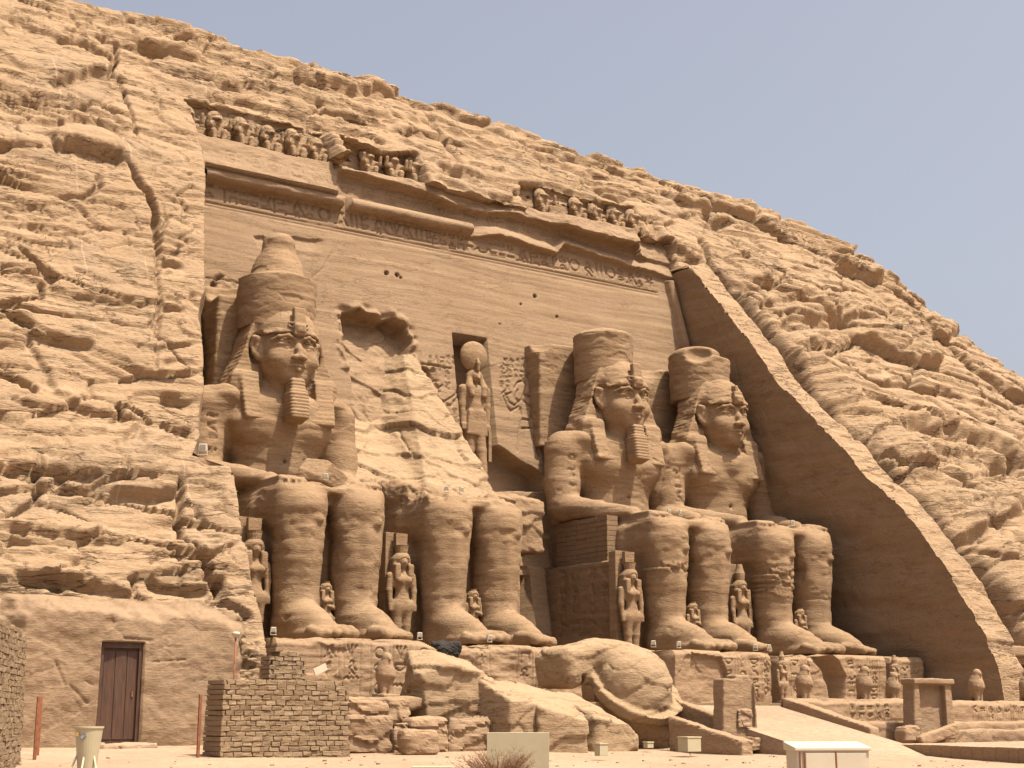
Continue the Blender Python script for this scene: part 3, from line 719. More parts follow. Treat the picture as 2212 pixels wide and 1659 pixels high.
pd_ = polyd(X, Z, sh) + fbm2(X * .9, Z * .9, 3, 45) * .25; H -= 1.3 * (1 - sst(-.06, .06, pd_))
# cornice: worn lip on the left, deep overhanging roll on the right
lip = sst(-8.4, -8.9, X + fbm2(X * .5, Z * .9, 3, 33) * .6)
wl = .95 - (Z - 30.45) / 1.8 * .5 + fbm2(X * .6, Z * 1.6, 3, 34) * .14
m = (Z > 30.35)
H = np.where(m & (X < -8.2), H * .8 + wl * lip + (1 - lip) * 0, H)
edgez = np.interp(X, [-8.9, -6.5, -2.9, 0.2, 3.0, 6.6, 12.3, 13.0, 13.2], [32.0, 31.85, 31.6, 31.15, 31.55, 31.4, 31.1, 31.3, 30.5]) + fbm2(X * .7, X * 0, 4, 35) * .16
dpo = np.interp(X, [-9, -8, -2, 0, 1.5, 6, 7, 12.6, 13.2, 14], [.1, .75, .85, .6, .6, .75, 1.25, 1.3, .5, .3])
ov = sst(-.03, .1, Z - edgez) * (X > -8.9) * (X < 16)
H = H * (1 - ov) + ov * (dpo - np.clip(Z - edgez, 0, 2) * .35 + fbm2(X * .9, Z * 2, 4, 36) * .22)
# torus roll
for xa, xb in ((-18.6, -8.35), (-7.95, .25)):
    rr = .44; inx = sst(xa - .02, xa + .02, X) * (1 - sst(xb - .05, xb + .08, X + fbm2(X * 3, Z * 3, 2, 37) * .2))
    t = np.clip(1 - ((Z - 30.02) / rr) ** 2, 0, 1); H = np.maximum(H, (np.sqrt(t) * .72 + .02 + vn2(X * 2, Z * 4, 38) * .04) * inx) if False else np.where((t > 0) & (inx > .5), np.maximum(H, np.sqrt(t) * .72 + .02 + vn2(X * 2, Z * 4, 38) * .04), H)
# broken bed right of the roll
ez = np.interp(X, [.3, 1.3, 2.2, 5.0, 6.4, 7.0, 10, 14.5, 16.2], [29.5, 29.75, 29.95, 29.7, 29.45, 30.2, 29.95, 29.6, 29.5]) + fbm2(X * .9, X * 0 + 3, 4, 39) * .16
bd = sst(-.03, .08, Z - ez) * (1 - sst(.1, .9, Z - ez)) * (X > .25)
H += bd * np.interp(X, [.3, 1.3, 6.4, 7, 12, 16], [.15, .55, .5, .6, .45, .25])
# right-hand vertical roll along the corner
xc = np.interp(Z, [1, 5, 25, 30, 33], [19.9, 19.25, 16.62, 15.98, 15.6]) - .42
t = np.clip(1 - ((X - xc) / .34) ** 2, 0, 1); H = np.where((t > 0) & (Z < 29.4), np.maximum(H, np.sqrt(t) * .42 + .03), H)
# niche and doorway
niche = (X > -1.56) & (X < .78) & (Z > 14.6) & (Z < 23.15); H = np.where(niche, -2.3, H)
door = (X > -.6) & (X < 1.9) & (Z < 9.25); H = np.where(door, -5.0, H)
jamb = (X >= 1.9) & (X < 3.0) & (Z < 9.7); H = np.where(jamb, H * .5 + .25, H)
lint = (X > -3.0) & (X < 3.6) & (Z > 9.7) & (Z < 11.4); H = np.where(lint, H * .6 + .1, H)
H = np.where((X > -3) & (X < 3.4) & (Z > 11.3) & (Z < 11.6), .6 + fbm2(X * 2, Z * 2, 3, 40) * .2, H)
H = np.where(Z > 32.3 + fbm2(X * .8, X * 0, 3, 41) * .2, -.8, H)
for z0 in np.arange(5.4, 9.2, .75): pass
xx_ = 1.95
P = np.stack([X, FY(Z) - H, Z], -1)
xlw = np.interp(Z, [1, 14, 30, 33], [-17.2, -17.0, -16.6, -18.4]); cmask = (X > xlw - .1) & (X < xc + .5)
cm = (cmask[:-1, :-1] & cmask[1:, 1:])
v_, f_ = compact(P.reshape(-1, 3), gridfaces(*X.shape, cm))
mkobj('carved_wall', v_, f_, M['facade'], fac, smooth=False)
# side walls of the recess
def sidewall(name, Az, Ax, edge, sgn, n=150, seed=0):
    E = edge[::3]; z = E[:, 2]; A = np.stack([np.interp(z, Az, Ax), FY(z) + .15, z], -1)
    t = np.linspace(0, 1, n)[None, :, None]; G = A[:, None] * (1 - t) + (E[:, None] + np.array([0, .02, 0])) * t
    fa = np.sin(np.clip(t[..., 0], 0, 1) * math.pi) ** .5
    y, z2 = G[..., 1], G[..., 2]; w = fbm2(y * .06, z2 * .1, 3, 51) * 2 - y * .10
    d = fbm2(y * .22, (z2 + w) * 1.2, 4, 52 + seed) * .22 + vn2(y / 9, (z2 + w) / .35, 53) * .10 + vn2(y / 3, (z2 + w) / .13, 54) * .04
    v, e, a, b = voro((y + w) / 3.5, (z2 + w) / 2.0, 55); d -= .05 * (1 - sst(0, .03, e))
    G[..., 0] += sgn * d * fa
    return mkobj(name, G.reshape(-1, 3), gridfaces(G.shape[0], G.shape[1]), M['facade'], fac, smooth=False)
sidewall('side_wall', [1, 5, 25, 30, 33], [19.9, 19.25, 16.62, 15.98, 15.6], EDGE_R, -1)
sidewall('side_wall', [1, 14, 30, 33], [-17.3, -17.05, -16.65, -16.6], EDGE_L, 1, seed=7)
mkobj('niche_back', [(-1.7, FY(14.5) + 2.0, 14.5), (.9, FY(14.5) + 2.0, 14.5), (.9, FY(23.3) + 2.25, 23.3), (-1.7, FY(23.3) + 2.25, 23.3)], [(0, 1, 2, 3)], M['facade'], fac, False)
# near-black panel: the shade deep in the entrance passage put into its colour
MB().box((-1.2, 11.8, 2.0), (2.6, 12.2, 10)).build('passage_shade', M['dark'], fac)
pj = MB()
for i, z0 in enumerate(np.arange(5.2, 9.2, .72)): pass

# ---------------------------------------------------------------- ground
gx = np.concatenate([np.linspace(-900, -60, 14)[:-1], np.arange(-60, 60, .5), np.linspace(60, 900, 20)])
gy = np.concatenate([np.linspace(-700, -75, 12)[:-1], np.arange(-75, 12, .4), np.linspace(14, 900, 20)])
GX, GY = np.meshgrid(gx, gy)
def gz(x, y):
    x = np.asarray(x, float); y = np.asarray(y, float)
    b = np.interp(y, [-60, -24, -15, -10, -6], [0, .05, .27, .5, .68])
    return b + fbm2(x * .15, y * .15, 3, 70) * .08 + fbm2(x * .9, y * .9, 3, 71) * .035
GZ = np.where((np.abs(GX) < 70) & (GY < 14) & (GY > -80), gz(GX, GY), .2)
ground = mkobj('ground', np.stack([GX, GY, GZ], -1).reshape(-1, 3), gridfaces(*GX.shape), M['sand']); struct(ground)
# ---------------------------------------------------------------- the four seated colossi
PZ = 4.8
def make_body(torso=True, h=.085, seed=0, lower_damage=0):
    V = Vol((-5.2, -6.2, -.1), (5.2, 8.8, 15.2 if torso else 8.8), h)
    V.box((0, 5.3, 2.45), (3.8, 3.9, 2.45), .08)                     # seat block
    V.box((0, 5.2, 5.6), (3.0, 3.4, 1.2), .4, .2)                    # kilt and hips
    V.box((0, 3.2, 3.2), (1.2, 2.2, 3.4), .1)                        # slab behind the calves
    V.box((0, .2, 6.82), (.9, .75, .16), .06)                        # kilt end bridging the knees
    V.box((0, 2.6, 6.6), (1.2, 2.6, .4), .2)
    for s in (-1, 1):
        x = s * 1.48
        V.chain([((x, .15, .9), .96), ((x, .15, 2.0), .98), ((x, .1, 3.8), 1.06), ((x, .1, 5.0), 1.07), ((x, .12, 5.95), 1.12)], .25)
        V.chain([((x * 1.02, 1.2, 1.0), .8), ((x * 1.03, 1.3, 4), .98), ((x, 1.3, 6), 1.05)], .3)
        V.box((x, 1.5, 3), (.7, 1.2, 3.0), .2, .2); V.box((x, .2, 5.4), (1.0, 1.0, 1.5), .45, .2); V.ell((x, .35, 3.2), (1.08, 1.0, 2.4), .3)
        V.chain([((x, .15, 6.05), 1.16), ((x * 1.15, 5.9, 6.0), 1.5)], .25, sq=(1.06, 1, .95))
        V.box((x, 2.9, 6.05), (1.25, 3.4, 1.12), .45, .3)
        V.ell((x, -.68, 6.0), (.72, .45, .66), .25)                  # kneecap
        V.ell((x + .36, -.86, 5.48), (.46, .26, .27), .07); V.ell((x - .5, -.74, 5.4), (.3, .2, .22), .1)
        V.chain([((x, -.93, 5.0), .13), ((x, -.72, 1.6), .1)], .35)  # shin ridge
        # foot
        V.chain([((x, .3, .65), .82), ((x, -1.2, .74), .70), ((x, -2.8, .42), .52)], .45, sq=(1.1, 1, 1))
        V.chain([((x, -.4, 1.1), .72), ((x, -2.1, .75), .46)], .5)
        V.box((x, -1.9, .2), (.88, 1.9, .24), .2, .3)
        for t in range(5):
            tx = x + s * (-.66 + t * .34); ln = (-4.15, -4.1, -3.95, -3.75, -3.5)[t]; rr = (.27, .21, .2, .19, .18)[t]
            V.chain([((tx, -2.8, .42), rr * 1.1), ((tx, ln + .35, .32), rr), ((tx, ln, .24), rr * .9)], .07)
        V.ell((x, .2, .35), (.9, 1.0, .5), .3)
    if torso:
        V.box((0, 8.4, 8.2), (3.2, 1.3, 4.2), .15)                    # back pillar
        V.ell((0, 6.5, 7.6), (2.4, 1.5, 1.9), .5); V.ell((0, 6.3, 9.0), (2.2, 1.4, 2.4), .6)
        V.box((0, 7.3, 9.6), (3.4, .7, 2.3), .3, .3)
        V.ell((0, 6.4, 10.8), (2.95, 1.5, 2.1), .7); V.ell((0, 6.6, 11.95), (3.3, 1.15, .95), .5)
        for s in (-1, 1):
            V.ell((s * 1.35, 5.35, 10.75), (1.35, .72, .95), .6)      # chest
            V.ell((s * 3.3, 6.5, 11.65), (1.1, 1.1, .95), .5)
            V.chain([((s * 3.45, 6.5, 11.3), 1.02), ((s * 3.6, 6.4, 9.6), .96), ((s * 3.65, 6.2, 8.3), .92)], .35)
            V.chain([((s * 3.65, 6.1, 8.25), .86), ((s * 2.9, 4.0, 7.8), .70), ((s * 2.15, 1.9, 7.5), .46)], .3, sq=(1, 1, .8))
            V.box((s * 1.9, .95, 7.28), (.68, .95, .17), .12, .2)
            for t in range(4): V.chain([((s * (1.42 + t * .31), .6, 7.3), .17), ((s * (1.42 + t * .31), -.5 + abs(t - 1.5) * .12, 7.16), .12)], .05)
            V.chain([((s * 1.28, 1.5, 7.35), .18), ((s * 1.05, .5, 7.3), .14)], .06)
        V.chain([((0, 6.3, 11.5), 1.35), ((0, 6.0, 13.2), 1.15)], .5)
        V.chain([((-2.9, 5.55, 12.2), .3), ((0, 5.0, 11.5), .3), ((2.9, 5.55, 12.2), .3)], .7)
        V.ell((0, 4.85, 8.9), (.1, .3, .1), .1, 's')
    else:
        V.ell((0, 6.5, 7.0), (2.9, 1.9, 1.2), .5)
        V.chain([((-3.6, 5.4, 7.5), .8), ((-2.6, 3.0, 7.5), .62), ((-1.8, .6, 7.25), .42)], .3); V.chain([((3.3, 4.0, 7.2), .7), ((2.0, 1.4, 7.1), .5)], .3)
    P, Q = V.mesh()
    P = weather(P, Q, .05, (2.2, 2.2, .8), 80 + seed, .02, chip=.035)
    N = vert_normals(P, Q)
    bandv = (vn2(P[:, 0] * 0 + seed * 3.1, P[:, 2] / .3, 5) * .035 + vn2(P[:, 0] * .3 + seed, P[:, 2] / .09, 6) * .012) * (P[:, 2] > .9); P = P + N * bandv[:, None]
    # carved signs on the throne side and on the upper arms
    rl = Relief(1.2, 8.2, .2, 4.9, .06); rg = random.Random(seed)
    for yc_ in (2.3, 3.5, 5.0, 6.2):
        zz = 3.9
        while zz > .3: glyph(rl, rg.randrange(18), yc_ - .4, zz, .8, .09, -.06); zz -= .95
    m = (P[:, 0] < -3.6) & (P[:, 2] < 4.8) & (P[:, 1] > 1.6)
    iy = np.clip(((P[:, 1] - rl.x0) / rl.h).astype(int), 0, rl.nx - 1); iz = np.clip(((P[:, 2] - rl.z0) / rl.h).astype(int), 0, rl.nz - 1)
    P[:, 0] -= np.where(m, rl.H[iz, iy], 0)
    if torso:
        rl = Relief(-4.2, -3.0, 8.8, 11.4, .05)
        for k in range(4): glyph(rl, (1, 3, 15, 13, 8)[(k + seed) % 5], -3.85, 10.6 - k * .52, .5, .07, -.10)
        m = (P[:, 1] < 6.3) & (P[:, 0] < -3.05) & (P[:, 0] > -4.2) & (P[:, 2] > 8.8) & (P[:, 2] < 11.4)
        ix = np.clip(((P[:, 0] - rl.x0) / rl.h).astype(int), 0, rl.nx - 1); iz = np.clip(((P[:, 2] - rl.z0) / rl.h).astype(int), 0, rl.nz - 1)
        P[:, 1] -= np.where(m, rl.H[iz, ix], 0)
    if not torso:
        m = sst(6.6, 7.0, P[:, 2]) * (N[:, 2] > -.2); P = P + N * (m * (voro(P[:, 0] / .9, P[:, 1] / .9, 83)[0] * .3 + fbm3(P, (.5, .5, .3), 3, 84) * .25))[:, None]
    if seed in (3, 4):   # split beds on the right shins
        zc = 4.0 if seed == 4 else 4.4
        m = np.exp(-((P[:, 2] - zc) / (.95 if seed == 4 else .25)) ** 4) * (np.abs(P[:, 0] + 1.5) < 1.25) * (P[:, 1] < .6)
        v, e, a, b = voro(P[:, 0] / 1.1 + fbm2(P[:, 2] * 2, P[:, 0], 2, 3), P[:, 2] / .26, 91); P = P + N * (m * (v * .12 - .13 * (1 - sst(0, .15, e)) - b * .10))[:, None]
    return P, Q
def make_head(h=.05):
    V = Vol((-2.1, 3.2, 11.9), (2.1, 8.0, 16.6), h)
    V.ell((0, 5.85, 14.6), (1.5, 1.62, 1.95)); V.ell((0, 5.45, 13.75), (1.28, 1.28, 1.15), .4)
    V.ell((0, 4.72, 13.05), (.62, .5, .42), .35)
    for s in (-1, 1):
        V.ell((s * .72, 4.75, 13.95), (.55, .45, .5), .3)                                   # cheeks
        V.ell((s * .60, 4.08, 14.62), (.56, .34, .26), .16, 's')                               # sockets
        V.ell((s * .60, 4.56, 14.60), (.42, .26, .19), .03)                                   # eyeballs
        V.chain([((s * .22, 4.36, 14.56), .035), ((s * .45, 4.27, 14.76), .045), ((s * .75, 4.36, 14.76), .045), ((s * 1.08, 4.66, 14.60), .04)], .03)
        V.chain([((s * .24, 4.36, 14.55), .03), ((s * .55, 4.30, 14.42), .035), ((s * .85, 4.44, 14.46), .035), ((s * 1.1, 4.68, 14.56), .03)], .03)
        V.chain([((s * .2, 4.22, 14.92), .07), ((s * .55, 4.2, 15.02), .085), ((s * .95, 4.42, 14.96), .07), ((s * 1.22, 4.75, 14.82), .05)], .1)
        V.ell((s * .24, 4.02, 13.93), (.17, .18, .15), .08)
        # ears stand proud of the headcloth
        V.chain([((s * 1.52, 5.45, 14.95), .14), ((s * 1.72, 5.62, 15.05), .13), ((s * 1.78, 5.8, 14.7), .13), ((s * 1.66, 5.62, 14.25), .13), ((s * 1.52, 5.42, 14.02), .17), ((s * 1.48, 5.36, 14.5), .10)], .08)
        V.ell((s * 1.5, 5.6, 14.6), (.22, .26, .5), .1)
        V.chain([((s * .08, 4.12, 13.47), .09), ((s * .5, 4.38, 13.50), .045)], .06)
        pass
    V.chain([((0, 4.38, 14.85), .15), ((0, 4.12, 14.35), .16), ((0, 3.92, 13.98), .15)], .16)
    V.chain([((-.48, 4.34, 13.52), .05), ((-.2, 4.1, 13.55), .09), ((0, 4.06, 13.52), .09), ((.2, 4.1, 13.55), .09), ((.48, 4.34, 13.52), .05)], .06)
    V.chain([((-.4, 4.36, 13.37), .05), ((0, 4.1, 13.33), .11), ((.4, 4.36, 13.37), .05)], .06)
    V.chain([((-.5, 4.28, 13.45), .025), ((0, 3.98, 13.44), .03), ((.5, 4.28, 13.45), .025)], .03, 's')
    V.chain([((0, 6.0, 12), 1.1), ((0, 5.9, 13.4), 1.1)], .3)
    P, Q = V.mesh(); return weather(P, Q, .03, (.8, .8, .3), 90, .012), Q
def make_nemes(h=.055, worn=0):
    V = Vol((-3.3, 3.4, 9.4), (3.3, 8.4, 16.9), h)
    V.ell((0, 6.0, 15.1), (1.70, 1.80, 1.9)); V.box((0, 6.0, 14.98), (1.45, 1.5, .2), .15, .1)
    def wing(X, Y, Z):
        wv = np.interp(Z, [11.0, 12.2, 12.6, 13.4, 14.4, 15.4, 16.2, 17], [2.0, 2.75, 2.85, 2.6, 2.2, 1.95, 1.6, .8])
        return np.maximum(np.maximum(np.abs(X) - wv, (np.abs(Y - 6.5) - .85)) * .85, 11.9 - Z)
    V.op(wing, (-3.0, 5.3, 11.6), (3.0, 7.5, 16.6), .3)
    for s in (-1, 1):   # broad front panels running from the wings down onto the chest
        V.box((s * 1.55, 5.3, 12.0), (.92, .22, 1.25), .1, .1, rot=(R(-17), 0, R(-6) * s))
        V.box((s * 2.0, 5.75, 12.6), (.8, .35, .6), .25, .35)
    V.box((0, 4.2, 13.55), (1.5, 1.5, 1.66), .35, .06, 's')
    V.box((0, 3.6, 12.6), (.85, 2.1, 1.9), .3, .1, 's')
    for s in (-1, 1):
        V.ell((s * 1.62, 5.3, 14.45), (.40, .8, .85), .12, 's')
    V.chain([((-1.45, 5.05, 15.2), .06), ((-.95, 4.5, 15.26), .06), ((0, 4.26, 15.28), .06), ((.95, 4.5, 15.26), .06), ((1.45, 5.05, 15.2), .06)], .2)
    P, Q = V.mesh(); N = vert_normals(P, Q)
    st_ = np.sin(P[:, 2] * 2 * math.pi / (.22 if not worn else .2)) * (.008 if not worn else .004) * (1 - sst(14.6, 15.2, P[:, 2]))
    P = P + N * st_[:, None]
    return weather(P, Q, .04 + .04 * worn, (.9, .9, .35), 95 + worn, .015, chip=.015 + .03 * worn), Q
def make_crown(kind, h=.065):
    V = Vol((-3.6, 3.8, 12.0), (3.6, 10.9, 21.6), h)
    yc = 6.5
    def cyl(x0, y0, z0, z1, r0, r1, k=.1, mode='u', e=.1):
        V.op(lambda X, Y, Z: np.maximum(np.hypot(X - x0, Y - y0) - (r0 + (r1 - r0) * np.clip((Z - z0) / (z1 - z0), 0, 1)), np.maximum(z0 - Z, Z - z1)), (x0 - max(r0, r1), y0 - max(r0, r1), z0), (x0 + max(r0, r1), y0 + max(r0, r1), z1), k, mode)
    if kind == 1:
        cyl(0, yc, 15.7, 18.35, 1.93, 2.03); V.chain([((0, yc, 18.2), 1.72), ((0, yc, 18.8), 1.3), ((0, yc, 19.5), .9), ((0, yc, 19.9), .78)], .25)
        V.ell((0, yc, 20.3), (.86, .86, .72), .15)
        V.box((-1.0, 8.8, 15.0), (1.75, 1.3, 3.5), .2, .1); V.ell((-2.3, 8.2, 18.4), (1.2, 1.2, .9), .3, 's')
    elif kind == 3:
        cyl(0, yc, 15.7, 18.55, 1.7, 1.78); V.ell((0, yc, 18.45), (1.72, 1.72, .55), .15)
        V.box((0, 9.5, 15.0), (3.3, 1.2, 3.3), .15, .05); V.ell((-3.3, 8.3, 18.4), (.8, 1.0, .7), .2, 's'); V.ell((1.6, 4.9, 18.8), (.6, .5, .5), .2, 's')
    else:
        cyl(0, yc, 15.7, 18.3, 1.8, 1.9); V.ell((-.4, yc, 18.5), (1.5, 1.7, .6), .2); V.ell((-1.4, 4.9, 18.5), (.9, .9, .7), .2, 's')
        V.box((-.2, 9.5, 15.0), (2.9, 1.2, 3.0), .25, .05); V.ell((-2.6, 7.8, 18.0), (1.1, 1.1, .8), .3, 's')
    P, Q = V.mesh(); return weather(P, Q, .07, (1.2, 1.2, .4), 97 + kind, .02, chip=.035), Q
def make_beard(h=.045):
    V = Vol((-1, 3.2, 10.3), (1, 6.3, 13.2), h)
    V.box((0, 4.3, 11.88), (.38, .40, 1.02), .12, rot=(R(-9), 0, 0))
    V.box((0, 4.22, 11.5), (.46, .44, .70), .12, .3, rot=(R(-9), 0, 0))
    V.box((0, 5.0, 12.0), (.25, .8, .9), .1, .1)
    P, Q = V.mesh(); N = vert_normals(P, Q); P = P + N * (np.sin(P[:, 2] * 2 * math.pi / .17) * .02)[:, None]
    return P, Q
def make_uraeus(h=.045, full=True):
    V = Vol((-.8, 3.3, 14.9), (.8, 5.6, 17.2), h)
    V.box((0, 4.2, 15.75 if full else 15.5), (.32, .16, .72 if full else .4), .06, rot=(R(-6), 0, 0))
    V.box((0, 4.05, 15.4), (.26, .16, .22), .1, .1); V.box((0, 4.7, 15.9), (.12, .5, .4), .05, .05)
    for s in ((-1, 1) if full else ()): V.chain([((s * .25, 4.15, 15.45), .07), ((s * .5, 4.3, 15.5), .05), ((s * .48, 4.3, 15.7), .05), ((s * .3, 4.15, 15.65), .07)], .04)
    P, Q = V.mesh(); return weather(P, Q, .03, (.5, .5, .3), 99, .01), Q
bodyP = {}
def place(PQ, X0, dx=0.0, dz=0.0):
    P = PQ[0].copy(); P[:, 0] += X0 + dx; P[:, 2] += PZ + dz; return P, PQ[1]
HD = make_head(); BE = make_beard(); UR = make_uraeus(); NM = make_nemes()
COL = {}
NMW = make_nemes(worn=1); URB = make_uraeus(full=False)
specs = [(1, -14.3, 'seated stone colossus nearest the left edge, its tall double crown complete'),
         (2, -6.6, 'broken seated colossus with only its legs and lap left, upper body fallen'),
         (3, 7.0, 'seated stone colossus right of the doorway with braided beard and flat broken crown'),
         (4, 14.4, 'seated stone colossus beside the right side wall, its beard broken off')]
XC = {i: X for i, X, _ in specs}
for i, X0, lab in specs:
    dy = -.3 if i == 4 else 0
    t = thing('colossus', lab, 'statue', (X0, 2.0, PZ), 'seated colossi in front of the temple')
    COL[i] = t
    def put(n, PQ, dx=0., dyy=0., dz=0.):
        P_, Q_ = place(PQ, X0, dx, dz); P_[:, 1] += dy + dyy; P_[:, 2] -= .22 if (i == 4 and n != 'body') else 0; return mkobj(n, P_, Q_, M['statue'], t)
    put('body', make_body(i != 2, seed=i))
    if i != 2:
        hx = .12 if i == 1 else 0; hy = -.15; hs = 0
        put('head', HD, hx + hs, hy); put('headcloth', NM if i == 1 else NMW, hx, hy)
        put('cobra_ornament', UR if i != 4 else URB, hx, hy); put('crown', make_crown(i), 0 if i == 1 else -.25, .3 if i == 3 else (.6 if i == 4 else 0))
        if i != 4: put('beard', BE, hx, hy)
# ---------------------------------------------------------------- what is left of the second colossus above its lap
X2 = XC[2]
def solid(lo, hi, h, parts, amp=.12, sc=(1.2, 1.2, .6), seed=0, fine=.03, vor=0.0, vs_=(1.6, .7)):
    V = Vol(lo, hi, h); parts(V); P, Q = V.mesh()
    if vor:
        N = vert_normals(P, Q); u = P[:, 0] + P[:, 1] * .6 + fbm3(P, (2, 2, 2), 2, seed + 3) * 1.5; w = P[:, 2] + fbm3(P, (2, 2, 2), 2, seed + 4)
        v, e, a, b = voro(u / vs_[0], w / vs_[1], seed); P = P + N * ((v * .8 - b * .6) * vor - vor * .5 * (1 - sst(0, .05, e)))[:, None]
    return weather(P, Q, amp, sc, seed, fine), Q
def half(V, n, p):
    n = np.array(n, float); n /= np.linalg.norm(n); p = np.array(p, float)
    V.inter(lambda X, Y, Z: (X - p[0]) * n[0] + (Y - p[1]) * n[1] + (Z - p[2]) * n[2])
def stump(V):
    V.box((X2, 8, 16), (9, 6, 9), .1)
    a = onF(905, 792); b = onF(1003, 1030); c = a + np.array([-1.2, -6, -1.0]); half(V, np.cross(b - a, c - a) * (1 if np.cross(b - a, c - a)[0] > 0 else -1), a)
    half(V, (0, -1.0, .62), (0, 9.35, 20.9))                       # long sloping break
    a = onF(856, 800); half(V, (-.95, -.55, .5), a + np.array([0, -.3, 0]))
    def left(X, Y, Z):
        p = np.maximum((-(Y - 8.4) + (Z - 16.6) * .95) / 1.4, np.maximum(-12.3 - X, X + 5))
        return np.maximum(p, (-(Y - 3.2)))
    V.op(left, (-12.4, 2.5, 11), (-5, 11, 18), .3)
    half(V, (-.2, -1, .3), (-8, 2.6, 12.0)); half(V, (0, 0, -1), (0, 0, 11.2))
P, Q = solid((-13.2, 1.8, 11), (-.8, 11.2, 21.5), .1, stump, .16, (1.3, 1.3, .7), 101, .07, .22, (2.2, 1.5))
mkobj('broken_torso', P, Q, M['fresh'], COL[2], smooth=False)
def side(V):
    V.box((-2.6, 7.2, 11.9), (1.55, 2.9, 1.5), .2); V.box((-1.0, 7.6, 11.9), (2.35, 2.4, 1.7), .2)
    half(V, (.05, -.3, 1), (-2, 5.0, 13.1)); V.ell((-2.0, 4.2, 11.8), (.3, .35, .25), .05, 's')
P, Q = solid((-5, 3.8, 9.6), (1.9, 10.4, 14), .09, side, .16, (1.2, 1.2, .5), 103, .05, .12); mkobj('broken_armrest', P, Q, M['statue'], COL[2], smooth=False)
c = onY(697, 1025, 2.6)
def sb(V):
    V.box(c, (.95, .8, .62), .1, rot=(R(8), R(10), R(25))); half(V, (-.6, -.5, .7), c + np.array([-.55, -.3, .35])); half(V, (.5, -.2, .8), c + np.array([.6, 0, .35]))
P, Q = solid(c - 1.6, c + 1.6, .07, sb, .08, seed=105); tag(mkobj('boulder', P, Q, M['statue'], smooth=False, loc=c - [0, 0, .6]), 'angular stone block resting in the lap of the leftmost colossus', 'rock')
# brick pier under the elbow of the third colossus
X3 = XC[3]
pier = MB()
for k in range(9):
    for j in range(5):
        for y0 in [2.3 + j * .92 + random.uniform(-.01, .01)]:
            pier.box((X3 - 3.62 + random.uniform(-.02, .02), y0, 9.72 + k * .27), (X3 - 2.9 + random.uniform(-.01, .01), y0 + .90, 9.72 + k * .27 + .25))
pier.box((X3 - 3.59, 2.34, 9.74), (X3 - 2.95, 6.5, 12.05)); tag(pier.build('brick_pier', M['brick'], loc=(X3 - 3.3, 4.5, 9.7)), 'repair wall of thin bricks under the elbow of the colossus right of the doorway', 'brick wall')

